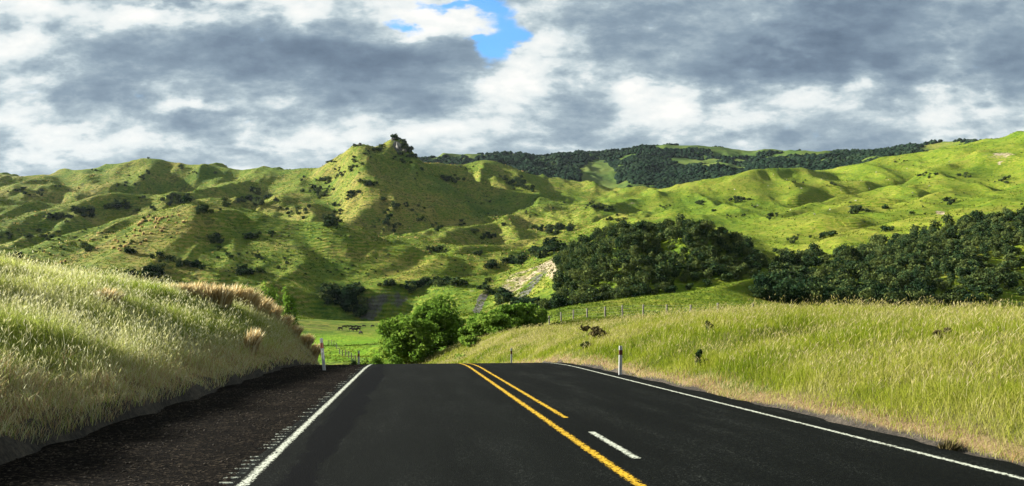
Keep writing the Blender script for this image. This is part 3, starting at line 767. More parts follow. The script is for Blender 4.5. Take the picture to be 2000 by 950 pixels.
def grow(side, dens, smax, width, name, mat, label):
    s, e, t, x, y, d = sow(side, dens, smax, width)
    z = height(x, y)-.02
    n = len(x)
    lod = np.maximum(1, d/9)**.78
    patchn = fbm(x*.45, y*.45, 4, 101); coarse = fbm(x*.11+4, y*.11, 3, 103)
    clump = fbm(x*1.6, y*1.6, 2, 105)
    if side < 0:
        hgt = (.22+.26*rng.uniform(0, 1, n)**1.2)*(.45+1.1*clump)*(.5+.5*ss(e, .1, 1.6))
        tint = np.clip(.38+.75*(patchn-.5)+.45*(coarse-.5)+rng.normal(0, .12, n)+.12*ss(e, 4, 9), 0, .8)
        foot = 1-ss(e+2.2*(patchn-.5), .5, 2.0)
        tint = np.where(rng.uniform(0, 1, n) < foot*.85, np.where(rng.uniform(0, 1, n) < .55, rng.uniform(.89, 1.0, n), rng.uniform(.58, .84, n)), tint)
        nose = ss(s, 35, 46)*(1-ss(e, 1.2, 3.0))
        tint = np.where(rng.uniform(0, 1, n) < nose*.7, rng.uniform(.70, 1.0, n), tint)
    else:
        hgt = (.14+.20*rng.uniform(0, 1, n)**1.2)*(.45+1.1*clump)*(.45+.55*ss(e, .05, 1.0))*(1+.30*ss(e, 3.5, 5.5))
        tint = np.clip(.38+.85*(patchn-.5)+.5*(coarse-.5)+rng.normal(0, .11, n)+.14*ss(e, 3.0, 6), 0, .8)
        foot = 1-ss(e+1.2*(patchn-.5), .08, .5)
        tint = np.where(rng.uniform(0, 1, n) < foot*.65, rng.uniform(.66, 1.0, n), tint)
    
    wind = .0+.26*(fbm(x*.5+9, y*.5, 2, 107)-.3)+.12*rng.uniform(-1, 1, n)
    la = 2*math.pi*(1.6*fbm(x*2.3, y*2.3, 2, 109)+rng.uniform(-.5, .5, n))
    lx = hgt*(.70*np.cos(la)*rng.uniform(.3, 1.6, n)+wind); ly = hgt*(.70*np.sin(la)*rng.uniform(.3, 1.6, n)-.05)
    w = (.0034+.0026*rng.uniform(0, 1, n))*lod
    P = Pile()
    v, q, tr, a = blades(x, y, z, hgt, w, lx, ly, tint)
    P.add(v, q, tr, a)
    # flowering stalks with pale heads
    k = rng.uniform(0, 1, n) < (.085+.09*ss(coarse, .45, .65))*ss(e, .2, 1.4)
    xs, ys, zs, ds, lo = x[k], y[k], z[k], d[k], lod[k]
    m = len(xs); hs = hgt[k]*rng.uniform(1.05, 1.5, m)+.05
    a1 = rng.uniform(0, 2*math.pi, m)
    lx, ly = hs*(.26*np.cos(a1)+.07), hs*(.26*np.sin(a1)-.03)
    v, q, tr, a = blades(xs, ys, zs, hs, .0028*lo, lx, ly, rng.uniform(.55, .86, m))
    P.add(v, q, tr, a)
    hl = rng.uniform(.05, .11, m)*(1+.2*(lo-1))
    v, q, a = heads(xs+lx*.92, ys+ly*.92, zs+hs*.86, hl, (.006+.006*rng.uniform(0, 1, m))*lo**.9, hl*rng.normal(.15, .5, m), hl*rng.normal(-.05, .4, m), rng.uniform(.66, .88, m) if side < 0 else rng.uniform(.62, .88, m))
    P.add(v, q, None, a)
    o = P.build(name, mat)
    print(name, n, m)
    return tag(o, label, 'grass', kind='stuff')
grow(-1, 1900, 52, 13.0, 'long_grass', M_GRASS_L, 'pale green long seeding grass covering the left roadside bank')
grow(1, 1500, 104, 15.0, 'long_grass', M_GRASS_R, 'yellow green long grass covering the right roadside bank')

def lawn(n, box, hgt, wid, name, label, mat=M_PASTURE, tint0=.45, cond=None):
    """short tufts spread over the pasture, box = u range and distance range"""
    u_ = rng.uniform(box[0], box[1], n); d_ = np.exp(rng.uniform(math.log(box[2]), math.log(box[3]), n))
    x, y = u_*d_, d_
    s, t = road_st(x, y)
    k = ~((np.abs(t) < 12) & (s < 76)) & ~((np.abs(t-1.9) < 7))
    if cond is not None: k &= cond(x, y)
    x, y = x[k], y[k]; m = len(x)
    z = height(x, y)-.05
    P = Pile()
    tn = np.clip(tint0+.9*(fbm(x/14, y/14, 3, 131)-.5)+rng.normal(0, .14, m), 0, 1)
    sc = np.maximum(1, y/150)**.62
    for j in range(3):
        h = hgt*rng.uniform(.5, 1.3, m)*sc; la = rng.uniform(0, 2*math.pi, m)
        w = wid*rng.uniform(.6, 1.4, m)*sc; a = rng.uniform(0, math.pi, m)
        ox, oy = rng.normal(0, 1, m)*wid*sc, rng.normal(0, 1, m)*wid*sc
        V = np.stack([np.stack([x+ox-np.cos(a)*w*.5, y+oy-np.sin(a)*w*.5, z], -1), np.stack([x+ox+np.cos(a)*w*.5, y+oy+np.sin(a)*w*.5, z], -1),
                      np.stack([x+ox+h*.5*np.cos(la), y+oy+h*.5*np.sin(la), z+h], -1)], 1).reshape(-1, 3)
        P.add(V, None, np.arange(m)[:, None]*3+np.array([0, 1, 2]), np.repeat(tn, 3))
    return tag(P.build(name, mat), label, 'grass', kind='stuff')
lawn(60000, (.0, .75, 44, 200), .26, .16, 'pasture_grass', 'bright green grass of the sloping field behind the wire fence', tint0=.5)
lawn(30000, (-.75, -.05, 44, 170), .24, .16, 'pasture_grass', 'green grass on the low ground beyond the left bank', tint0=.45)
lawn(80000, (-.72, .72, 330, 1250), .30, .34, 'tussock_grass', 'small grass tufts speckled over the hill pastures', tint0=.42, cond=lambda x, y: (height(x, y) > CAMZ-3) & (rng.uniform(0, 1, len(x)) > .72*ss(x/y, -.02, .22)))

lawn(4500, (-.66, .10, 420, 1280), .42, .30, 'dry_tussock_grass', 'pale dry tufts flecking the hill pastures', mat=M_TUSSOCK, tint0=.05, cond=lambda x, y: (height(x, y) > CAMZ+4) & (fbm(x/60, y/60, 3, 141) > .50))

# ------------------------------------------------------------------ foliage
def leaf_cloud(lobes, n, size, hollow=.45, flat=.0):
    """leaf faces through the volume of a few ellipsoid clumps"""
    vol = np.array([l[3]*l[4]*l[5] for l in lobes])**.8; pick = rng.choice(len(lobes), n, p=vol/vol.sum())
    Lb = np.array(lobes)[pick]
    dirs = rng.normal(0, 1, (n, 3)); dirs /= np.linalg.norm(dirs, axis=1)[:, None]
    r = hollow+(1-hollow)*rng.uniform(0, 1, n)**.6
    r *= 1+.22*(vnoise(dirs[:, 0]*3+pick*5.1, dirs[:, 1]*3+dirs[:, 2]*2.3, 201)-.5)*2
    c = Lb[:, :3]+dirs*r[:, None]*Lb[:, 3:6]
    nrm = dirs*.8+rng.normal(0, .6, (n, 3)); nrm /= np.linalg.norm(nrm, axis=1)[:, None]
    a = np.cross(nrm, rng.normal(0, 1, (n, 3))); a /= np.linalg.norm(a, axis=1)[:, None]
    b = np.cross(nrm, a)
    s = size*rng.uniform(.55, 1.35, n)[:, None]; q = rng.uniform(.45, .9, n)[:, None]
    V = np.stack([c-a*s, c+b*s*q*.8-a*s*.1, c+a*s, c-b*s*q], 1).reshape(-1, 3)
    lt = rng.uniform(0, 1, len(lobes))
    tint = np.clip(.5+.40*(lt[pick]-.5)+rng.normal(0, .14, n), 0, 1)
    return V, np.arange(n)[:, None]*4+np.array([0, 1, 2, 3]), np.repeat(tint, 4)

def tube(P, pts, rads, sides=7):
    pts = [Vector(p) for p in pts]; rings = []
    for i, p in enumerate(pts):
        d = (pts[min(i+1, len(pts)-1)]-pts[max(i-1, 0)]).normalized()
        x = d.cross(Vector((.3, .9, .2))).normalized(); y = d.cross(x)
        rings.append([p+(x*math.cos(2*math.pi*k/sides)+y*math.sin(2*math.pi*k/sides))*rads[i] for k in range(sides)])
    V = np.array([[*v] for r_ in rings for v in r_]); n = len(pts)
    q = [(i*sides+k, i*sides+(k+1) % sides, (i+1)*sides+(k+1) % sides, (i+1)*sides+k) for i in range(n-1) for k in range(sides)]
    P.add(V, np.array(q))

def bush_mesh(name, hgt, wid, n, size, nl):
    lobes = [(0, 0, hgt*.45, wid*.36, wid*.36, hgt*.42)]
    for k in range(nl):
        a = rng.uniform(0, 2*math.pi); r = wid*rng.uniform(.10, .34); s = rng.uniform(.16, .30)
        lobes.append((r*math.cos(a), r*math.sin(a), hgt*rng.uniform(.30, .78), wid*s, wid*s, hgt*s*.85))
    v, q, a = leaf_cloud(lobes, n, size)
    v[:, 2] = np.maximum(v[:, 2], -.3)
    o = mesh_np(name, v, [q], M_BUSH, False, dict(tint=a))
    me = o.data; bpy.data.objects.remove(o)
    return me, (v, q, a)
BUSH = [bush_mesh('bush_tree', rng.uniform(3.4, 6.2), rng.uniform(3.4, 5.6), 460, .34, int(rng.integers(5, 11))) for _ in range(14)]
SHRUB = [bush_mesh('shrub', 1.0, rng.uniform(.9, 1.5), 150, .14, 6) for _ in range(12)]

def in_poly(px, py, pts): return soft_poly(np.asarray(px, float), np.asarray(py, float), pts) > .5
def scatter(poly, dmin, dmax, gap, dens=None, holes=()):
    xs = [p[0] for p in poly]
    u_ = rng.uniform((min(xs)-1000)/1600, (max(xs)-1000)/1600, 16000); l_ = rng.uniform(math.log(dmin), math.log(dmax), 16000)
    y = np.exp(l_); x = u_*y; z = height(x, y)
    px, py = proj(x, y, z)
    k = in_poly(px, py, poly)
    for h_ in holes: k &= ~(in_poly(px, py, h_) & (rng.uniform(0, 1, len(px)) < .93))
    if dens is not None: k &= rng.uniform(0, 1, len(px)) < dens
    x, y, z = x[k], y[k], z[k]
    out = []; cells = {}
    for i in range(len(x)):
        g = gap*(.75+.5*_hash(np.array([i]), np.array([3]), 9)[0])
        c = (int(x[i]//gap), int(y[i]//gap)); ok = True
        for aa in (-2, -1, 0, 1, 2):
            for bb in (-2, -1, 0, 1, 2):
                for (X, Y) in cells.get((c[0]+aa, c[1]+bb), ()):
                    if (X-x[i])**2+(Y-y[i])**2 < g*g: ok = False
        if ok:
            cells.setdefault(c, []).append((x[i], y[i])); out.append((x[i], y[i], z[i]))
    return out
POLY_B = [(1040,618),(1092,590),(1084,560),(1096,535),(1086,512),(1100,496),(1140,478),(1170,458),(1205,444),(1270,440),(1345,436),(1400,450),(1440,470),(1478,498),(1495,524),(1470,545),(1430,556),(1290,578),(1200,588),(1130,598)]
HOLE_B = [[(1296,466),(1318,452),(1338,452),(1336,500),(1322,534),(1296,520)], [(1290,560),(1380,548),(1430,535),(1420,560),(1300,576)], [(1120,560),(1150,530),(1160,545),(1130,575)], [(1190,505),(1215,490),(1230,500),(1200,520)]]
POLY_C = [(1480,600),(1478,572),(1502,540),(1530,518),(1600,500),(1640,502),(1700,486),(1760,466),(1840,448),(1940,430),(2060,420),(2060,505),(1990,520),(1950,545),(1935,600)]
HOLE_C = [[(1596,500),(1640,490),(1650,510),(1618,515)], [(1560,560),(1590,552),(1600,570),(1570,578)], [(1725,478),(1745,478),(1750,500),(1730,500)], [(1915,520),(1960,490),(2010,480),(2010,500),(1960,525),(1930,545)], [(1830,545),(1850,540),(1855,560),(1835,560)]]
ptsB = scatter(POLY_B, 275, 450, 3.3, holes=HOLE_B)
ptsC = scatter(POLY_C, 180, 450, 3.1, holes=HOLE_C)
ptsC += scatter([(1935,600),(1950,545),(1990,520),(2060,505),(2060,600)], 180, 400, 6.5)
allb = [(p, 'C') for p in ptsC]+[(p, 'B') for p in ptsB]
allb.sort(key=lambda q: q[0][1])
print('bush trees', len(ptsB), len(ptsC))
LAB = {'C': ('dark rounded evergreen in the dense bush on the slope above the right bank', 'evergreen trees on the steep right slope'),
       'B': ('dark evergreen in the bush covering the rounded knoll behind the pale willows', 'evergreen trees on the rounded knoll')}
rest = Pile(); nb = 0
for (p, w_) in allb:
    k = rnd.randrange(len(BUSH)); sc = rnd.choice([rnd.uniform(.55, .85), rnd.uniform(.75, 1.1), rnd.uniform(1.0, 1.35)]); rz = rnd.uniform(0, 6.28); hz = sc*rnd.uniform(.70, 1.10)
    if nb < 296:
        o = bpy.data.objects.new('bush_tree', BUSH[k][0]); col.objects.link(o)
        o.location = (p[0], p[1], p[2]-.25); o.rotation_euler = (0, 0, rz); o.scale = (sc, sc, hz)
        tag(o, LAB[w_][0], 'tree', LAB[w_][1]); nb += 1
    else:
        v, q, a = BUSH[k][1]
        c, s_ = math.cos(rz), math.sin(rz)
        V = np.stack([(v[:, 0]*c-v[:, 1]*s_)*sc+p[0], (v[:, 0]*s_+v[:, 1]*c)*sc+p[1], v[:, 2]*hz+p[2]-.25], -1)
        rest.add(V, q, None, np.clip(a+rnd.uniform(-.27, .27), 0, 1))
if rest.n: tag(rest.build('bush_cover', M_BUSH), 'dark green bush crowding the back of the knoll and slope', 'bush', kind='stuff')

# scattered shrubs on the hills: patch centre, half size, how many, height in metres
SHRUBS = [
 ('on the shaded right flank of the front left hill', [(425,470,22,8,7,5),(495,465,16,7,6,5),(525,462,12,5,3,4),(498,535,24,6,8,5),(560,512,8,5,2,3),(350,520,30,10,8,4),(300,515,25,10,6,4),(385,520,14,9,5,4),(300,540,30,6,7,5),(520,505,26,8,5,3),(255,495,10,6,3,4),(440,500,40,12,6,3)]),
 ('sprinkled over the sunlit face of the front left hill', [(265,475,30,14,9,2.2),(215,458,24,8,5,2.2),(170,488,10,6,3,4),(150,470,30,10,5,1.8),(300,430,22,6,4,2.5),(400,415,14,8,7,5),(115,488,30,8,4,2.2),(20,505,14,4,4,4)]),
 ('in the dark clumps along the middle left spur', [(110,425,32,8,12,6),(165,420,24,8,10,7),(232,407,26,9,13,7),(275,392,10,6,3,4),(345,392,26,9,13,7),(300,408,10,6,4,5),(70,465,40,12,7,4),(10,465,18,6,5,4),(100,462,30,10,5,3.5)]),
 ('in the gully below the left skyline', [(495,395,28,14,22,7),(440,400,12,8,4,5),(620,378,24,12,14,7),(640,352,22,10,10,6),(590,352,10,6,3,4),(665,345,12,14,9,5),(655,420,16,16,9,6),(640,440,12,8,6,6),(590,420,20,12,7,5),(560,415,16,10,5,4)]),
 ('on the far left skyline slope', [(40,375,20,8,7,5),(80,380,12,6,4,5),(275,345,20,10,7,5),(350,329,10,4,3,6),(180,335,6,2,2,4),(195,324,4,2,2,4),(297,309,8,2,2,4),(250,365,40,10,6,4),(400,340,40,10,6,3.5),(120,372,30,10,4,3.5)]),
 ('on the flanks of the craggy peak', [(690,320,14,16,9,5),(715,365,16,6,9,6),(690,385,14,10,8,6),(772,272,14,4,14,7),(788,284,8,6,12,7),(798,296,7,7,12,7),(808,308,6,6,8,6),(745,288,8,4,5,5),(740,296,12,6,6,5),(790,312,16,8,8,5),(694,284,5,3,3,5),(720,300,10,8,4,4),(760,410,14,14,9,5),(750,440,20,12,9,5),(800,400,16,12,5,4),(830,425,20,12,5,4),(850,440,20,8,5,4),(820,340,16,12,4,4),(652,318,8,4,3,4),(640,320,4,2,2,4),(760,452,16,10,4,5)]),
 ('on the lit ridge right of the peak', [(885,352,20,5,12,6),(1010,360,24,9,20,7),(1040,372,12,5,6,6),(980,345,12,6,4,5),(910,330,30,8,5,3),(940,395,30,10,5,3)]),
 ('on the rolling terraces of the middle valley', [(850,492,18,5,8,4),(935,500,12,4,4,4),(955,465,16,6,8,5),(1085,448,30,9,22,6),(930,452,14,5,4,4),(985,440,20,4,4,3),(1040,420,20,6,5,3),(1165,405,20,7,12,5),(1190,412,12,5,6,5),(1200,430,16,4,4,4),(900,440,10,4,3,4),(960,425,30,6,6,2.5),(1090,402,30,8,7,2.2),(1100,490,10,6,5,5)]),
 ('along the terrace edge left of the bare slip', [(960,522,14,5,8,6),(1010,515,20,5,11,7),(1050,500,16,6,10,7),(1080,492,14,5,9,7),(845,555,20,4,8,4),(880,556,22,4,10,5)]),
 ('at the foot of the shaded scarp by the paddock', [(645,582,12,8,9,7),(690,580,14,10,11,7),(680,600,10,12,10,7),(700,612,8,10,6,6),(660,595,10,8,5,6),(760,562,26,3,8,4),(810,566,10,6,6,5),(990,590,12,9,9,5),(960,575,16,8,6,4),(1015,612,10,5,7,5),(945,560,16,6,5,3),(1030,600,14,6,6,5),(1050,610,12,5,6,5)]),
 ('dotted over the bright right hand pastures', [(1440,393,22,6,9,5),(1390,412,6,3,2,3),(1370,398,12,4,5,4),(1470,405,8,3,3,4),(1675,412,14,8,9,5),(1730,413,5,4,2,4),(1780,420,4,3,1,4),(1850,397,16,5,7,4),(1730,452,10,3,3,3),(1615,462,10,5,5,4),(1500,428,10,3,3,3),(1520,424,14,4,5,3),(1810,345,24,5,7,3.5),(1760,316,20,2,4,2.5),(1630,365,20,7,6,3),(1880,345,16,8,5,4),(1960,352,20,8,6,4),(1430,425,20,4,4,2.5),(1560,470,30,10,8,3),(1300,405,12,4,4,3),(1570,360,20,6,4,2.5),(1640,320,20,3,2,2),(1540,500,20,8,6,4)]),
]
cand = []
for place, pats in SHRUBS:
    for (cx, cy, rx, ry, n, hm) in pats:
        for i in range(int(n*1.25)):
            g = hit(cx+rnd.gauss(0, .55)*rx, cy+rnd.gauss(0, .55)*ry, 200, 2600, 700)
            if g is None: continue
            h = hm*rnd.uniform(.45, 1.15)
            cand.append((h/g[1], place, g, h))
for i in range(1500):          # tiny scrub flecks all over the rougher hills
    rt = i % 6 == 0
    px_, py_ = (rnd.uniform(1250, 2000), rnd.uniform(300, 470)) if rt else (rnd.uniform(0, 1120), rnd.uniform(300, 545))
    g = hit(px_, py_, 330, 1450, 260)
    if g is None or g[2] < CAMZ+6 or fbm(np.array([g[0]/70]), np.array([g[1]/70]), 3, 151)[0] < .47: continue
    h = rnd.uniform(.5, 1.5); cand.append((h/g[1]*.4, '', g, h))
cand.sort(key=lambda q: -q[0])
print('shrubs', len(cand))
rest = Pile()
for i, (ap, place, g, h) in enumerate(cand):
    k = rnd.randrange(len(SHRUB)); rz = rnd.uniform(0, 6.28); w = h*rnd.uniform(.9, 1.5)
    if i < 296:
        o = bpy.data.objects.new('shrub', SHRUB[k][0]); col.objects.link(o)
        o.location = (g[0], g[1], g[2]-.1*h); o.rotation_euler = (0, 0, rz); o.scale = (w, w, h)
        tag(o, 'dark scrubby bush '+place, 'shrub', 'dark shrubs '+place)
    else:
        v, q, a = SHRUB[k][1]; c, s_ = math.cos(rz), math.sin(rz)
        rest.add(np.stack([(v[:, 0]*c-v[:, 1]*s_)*w+g[0], (v[:, 0]*s_+v[:, 1]*c)*w+g[1], v[:, 2]*h+g[2]-.1*h], -1), q, None, np.clip(a+rnd.uniform(-.25, .25), 0, 1))
if rest.n: tag(rest.build('scrub', M_BUSH), 'small dark scrub specks on the hills', 'scrub', kind='stuff')

# bush cover of the far range: small crowns in one mass
N_ = 32000
u_ = rng.uniform(-.16, .60, N_); y = np.exp(rng.uniform(math.log(1480), math.log(2640), N_)); x = u_*y; z = height(x, y)
px, py = proj(x, y, z)
bn = fbm(x/170, y/170, 4, 301)
k = (bn > .415+.10*ss(py, 330, 385)-.05*ss(px, 1180, 1320)) & ~in_poly(px, py, [(1130,330),(1170,310),(1200,330),(1215,390),(1140,392)]) & ~in_poly(px, py, [(1790,290),(1850,275),(1890,283),(1850,296),(1800,300)])
k &= ~((np.abs(px-1420) < 60) & (np.abs(py-300) < 8) & (bn < .56))
x, y, z = x[k], y[k], z[k]; m = len(x)
ico = bmesh.new(); bmesh.ops.create_icosphere(ico, subdivisions=1, radius=1)
iv = np.array([v.co[:] for v in ico.verts]); itf = np.array([[q.index for q in f.verts] for f in ico.faces]); ico.free()
sz = rng.uniform(3.2, 7.2, m)
jit = 1+.35*rng.normal(0, 1, (m, len(iv), 1))*.6
V = iv[None]*jit*sz[:, None, None]*np.array([1, 1, .8])+np.stack([x, y, z+sz*.35], -1)[:, None]
tn = np.repeat(np.clip(.45+.5*(fbm(x/120, y/120, 2, 305)-.5)+rng.normal(0, .15, m), 0, 1), len(iv))
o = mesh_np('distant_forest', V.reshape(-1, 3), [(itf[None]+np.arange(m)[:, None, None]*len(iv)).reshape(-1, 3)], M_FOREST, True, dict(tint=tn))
tag(o, 'dark green forest covering the far range', 'forest', kind='stuff')
print('far bush', m)

# ------------------------------------------------------------------ willows
def willow(name, label, group, base, lobes, n, size, cat='tree', mat=None, lean=0):
    root = empty(name, base)
    tag(root, label, cat, group)
    T = Pile(); tip = max(l[2]+l[5] for l in lobes)
    fork = tip*.22
    tube(T, [(0, 0, -.4), (.08, .02, fork*.5), (.1+lean*.2, 0, fork)], [.36, .28, .24])
    for (lx, ly, lz, rx, ry, rz) in lobes:
        b = Vector((.1+lean*.2, 0, fork)); e = Vector((lx, ly, lz+rz*.3)); mid = b.lerp(e, .5)+Vector((rnd.uniform(-.3, .3), rnd.uniform(-.3, .3), -.2))
        tube(T, [b, mid, e], [.17, .11, .03], 6)
        for j in range(4):
            a = rnd.uniform(0, 6.28); q = mid.lerp(e, rnd.uniform(.1, .8)); f = Vector((lx+rx*.8*math.cos(a), ly+ry*.8*math.sin(a), lz+rz*rnd.uniform(-.3, .8)))
            tube(T, [q, q.lerp(f, .5)+Vector((0, 0, .15)), f], [.06, .04, .012], 5)
    T.build('trunk', M_BARK, root, True)
    v, q, a = leaf_cloud(lobes, n, size, .25)
    mesh_np('crown', v, [q], mat or M_WILLOW, False, dict(tint=a), root)
    return root
def lobes_of(w, dpt, h, n, zlow=.2, seed=0):
    r = random.Random(seed); L = [(0, 0, h*.52, w*.30, dpt*.30, h*.36)]
    for k in range(n):
        a = r.uniform(0, 6.28); q = r.uniform(.3, 1.0); rr = r.uniform(.13, .22)
        zz = r.uniform(zlow, 1-.10-.25*q*q)
        L.append((w*.5*q*math.cos(a)*(1-rr), dpt*.5*q*math.sin(a)*(1-rr), h*zz, w*rr, dpt*rr, h*rr*.8))
    return L
def stand(px, d, top_py, drop=0.0):
    x = (px-1000)/1600*d; z = float(height(np.array([x]), np.array([d]))[0])-drop
    return (x, d, z), CAMZ+(610-top_py)*d/1600-z
WG = 'pale green willows in the hollow beyond the road crest'
def put_willow(px, d, top, wpx, n, size, lab, seed, nl=15, zlow=.12, name='willow_tree', mat=None, group=WG):
    b, h = stand(px, d, top); w = wpx*d/1600; h *= 1.10
    return willow(name, lab, group, b, lobes_of(w, w*.9, h, nl, zlow, seed), n, size, mat=mat)
put_willow(782, 106, 612, 110, 7000, .26, 'bushy light green willow at the front left of the clump in the middle', 1)
put_willow(848, 110, 601, 96, 7000, .26, 'full light green willow in front of the tallest tree beyond the road crest', 2)
put_willow(868, 132, 570, 108, 7000, .29, 'tallest green tree standing at the back of the clump beyond the road', 3)
put_willow(826, 126, 600, 70, 2600, .28, 'narrow green tree wedged behind the two front willows', 9)
put_willow(1046, 114, 600, 56, 2000, .24, 'small green willow at the right end of the clump by the fence', 14)
put_willow(930, 112, 612, 66, 2400, .25, 'green willow leaning into the gap right of the tall clump', 15)
put_willow(762, 112, 634, 60, 2400, .24, 'low bushy willow at the left edge of the clump by the paddock', 16)
put_willow(815, 104, 622, 90, 3400, .25, 'broad low willow filling the middle of the front row', 17)
put_willow(956, 104, 610, 96, 4200, .24, 'round green willow right of the gap beside the tall clump', 4)
put_willow(1014, 108, 593, 100, 4200, .25, 'spreading green willow touching the wire fence on the field edge', 5)
put_willow(985, 118, 604, 80, 2600, .26, 'green willow peeping between the two right hand willows', 10)
put_willow(915, 98, 655, 56, 1500, .20, 'small sparse yellow green tree with bare stems showing in the gap', 6, 8)
G2 = 'light green trees rising behind the left bank'
put_willow(470, 172, 553, 56, 2200, .30, 'light green tree topping the left bank behind the dry tussocks', 7, group=G2)
put_willow(520, 186, 555, 52, 1800, .30, 'light green tree partly hidden behind the left bank and tussock clump', 8, group=G2)
put_willow(562, 180, 570, 44, 1600, .30, 'light green tree between the tussock row and the shaded scarp', 12, group=G2)
put_willow(285, 210, 548, 26, 1000, .30, 'small pale green tree just showing over the left bank', 13, group=G2)
# low bushes at the crest
def low_bush(px, d, top, wpx, n, size, lab, seed, mat, name='roadside_shrub', cat='shrub'):
    b, h = stand(px, d, top); w = wpx*d/1600
    L = lobes_of(w, w, h, 7, .25, seed)
    v, q, a = leaf_cloud(L, n, size, .3)
    o = mesh_np(name, v, [q], mat, False, dict(tint=a)); o.location = b
    return tag(o, lab, cat)
low_bush(735, 84, 690, 44, 900, .16, 'low bright green bush below the front willow by the road crest', 21, M_WILLOW)
low_bush(712, 78, 698, 30, 500, .14, 'small green bush beside the distant left marker post', 22, M_WILLOW)
low_bush(690, 60, 697, 22, 420, .12, 'dark low bush at the foot of the distant left marker post', 23, M_BUSH)
low_bush(770, 90, 688, 40, 700, .17, 'low green bush tucked under the front willow', 24, M_WILLOW)
low_bush(900, 88, 690, 36, 600, .16, 'low green bush at the road edge below the gap in the trees', 25, M_WILLOW)

# ------------------------------------------------------------------ shrubs and tussocks on the banks
def bank_hit(px, py): return hit(px, py, 6, 90, 3000)
def bank_shrub(px, py, wpx, hpx, lab, seed, n=420, mat=None):
    g = bank_hit(px, py+hpx*.42)
    w, h = wpx*g[1]/1600, hpx*g[1]/1600*1.1
    L = lobes_of(w*1.15, w, h, 9, .12, seed)[1:]
    v, q, a = leaf_cloud(L, n, .022*g[1]/10+.014, .1)
    o = mesh_np('bank_shrub', v, [q], mat or M_BUSH, False, dict(tint=np.clip(a+.1, 0, 1))); o.location = (g[0], g[1], g[2])
    return tag(o, lab, 'shrub', 'dark shrubs in the grass of the right bank')
bank_shrub(1160, 656, 62, 30, 'wide brown green shrub high on the right bank above the marker post', 31, 420, M_BROWN)
bank_shrub(1143, 676, 18, 14, 'small dark shrub just below the wide shrub on the right bank', 32, 160)
bank_shrub(1370, 702, 24, 34, 'dark upright shrub halfway up the right bank', 33, 300)
bank_shrub(1386, 640, 14, 24, 'thin dark shrub near the top of the right bank', 34, 160)
bank_shrub(1840, 657, 30, 26, 'brown dead shrub near the top of the right bank', 35, 300, M_BROWN)

def crest(px, a=14, b=44):
    d = np.linspace(a, b, 400); x = (px-1000)/1600*d; h = height(x, d); k = int(np.argmax((h-CAMZ)/d))
    k = max(k-5, 0)
    return (x[k], d[k], h[k])
def tussock(px, py, wpx, hpx, lab, group, n=260, dr=(6, 90), tint=(.1, 1.0), lean=.25, top=False, mat=None):
    g = crest(px) if top else hit(px, py+hpx*.45, dr[0], dr[1], 2500)
    if g is None: return
    d = g[1]; w, h = wpx*d/1600, hpx*d/1600*(1.45 if top else 1.15)
    r = np.sqrt(rng.uniform(0, 1, n))*w*.30; a = rng.uniform(0, 2*math.pi, n)
    bx, by = r*np.cos(a), r*np.sin(a)
    hh = h*rng.uniform(.65, 1.1, n)*(1-.25*(r/(w*.3+1e-6))**2)
    lx, ly = bx*.9+hh*lean*rng.uniform(.3, 1.4, n), by*.9+hh*.12*rng.normal(0, 1, n)
    v, q, t, tt = blades(bx, by, -.05+0*bx, hh, .0018*d*rng.uniform(.5, 1.2, n)+.004, lx, ly, rng.uniform(tint[0], tint[1], n))
    o = mesh_np('dry_tussock', v, [q, t], mat or M_TUSSOCK, False, dict(tint=tt)); o.location = g
    return tag(o, lab, 'tussock', group)
TG = 'dry tussocks along the top of the left bank'
for i, (px, py, w, h) in enumerate([(332,562,40,20),(358,566,44,24),(385,570,48,28),(410,574,46,30),(432,580,50,32),(455,584,54,36),(482,590,54,36),(505,592,50,30),(528,596,44,26),(550,600,40,22),(572,606,36,20),(596,614,30,22),(612,624,22,24)]):
    tussock(px, py, w, h, 'orange tan dry tussock in the row along the crest of the left bank', TG, 520, top=True)
tussock(205, 582, 60, 36, 'lone straw coloured tussock on the upper left bank away from the row', 'lone dry tussocks', 500)
tussock(490, 668, 36, 46, 'tan tussock standing on the face of the left bank above the shaded end', 'lone dry tussocks', 320)
tussock(1850, 868, 44, 30, 'reddish brown dead tuft at the foot of the right bank', 'lone dry tussocks', 200, mat=M_BROWN)
# pale tussocks dotted on the sunny hill face
SG = 'pale tussocks dotted on the front left hill'
spots = [(rnd.gauss(305, 26), rnd.gauss(437, 9)) for _ in range(24)]+[(rnd.gauss(255, 22), rnd.gauss(470, 14)) for _ in range(14)]+[(120,513),(127,510),(110,515),(190,485),(178,468),(192,455)]
for (px, py) in spots:
    tussock(px, py, rnd.uniform(4, 8), rnd.uniform(3, 6), 'small pale straw tussock speckling the sunny face of the front left hill', SG, 50, (250, 800), (.0, .6), .1)

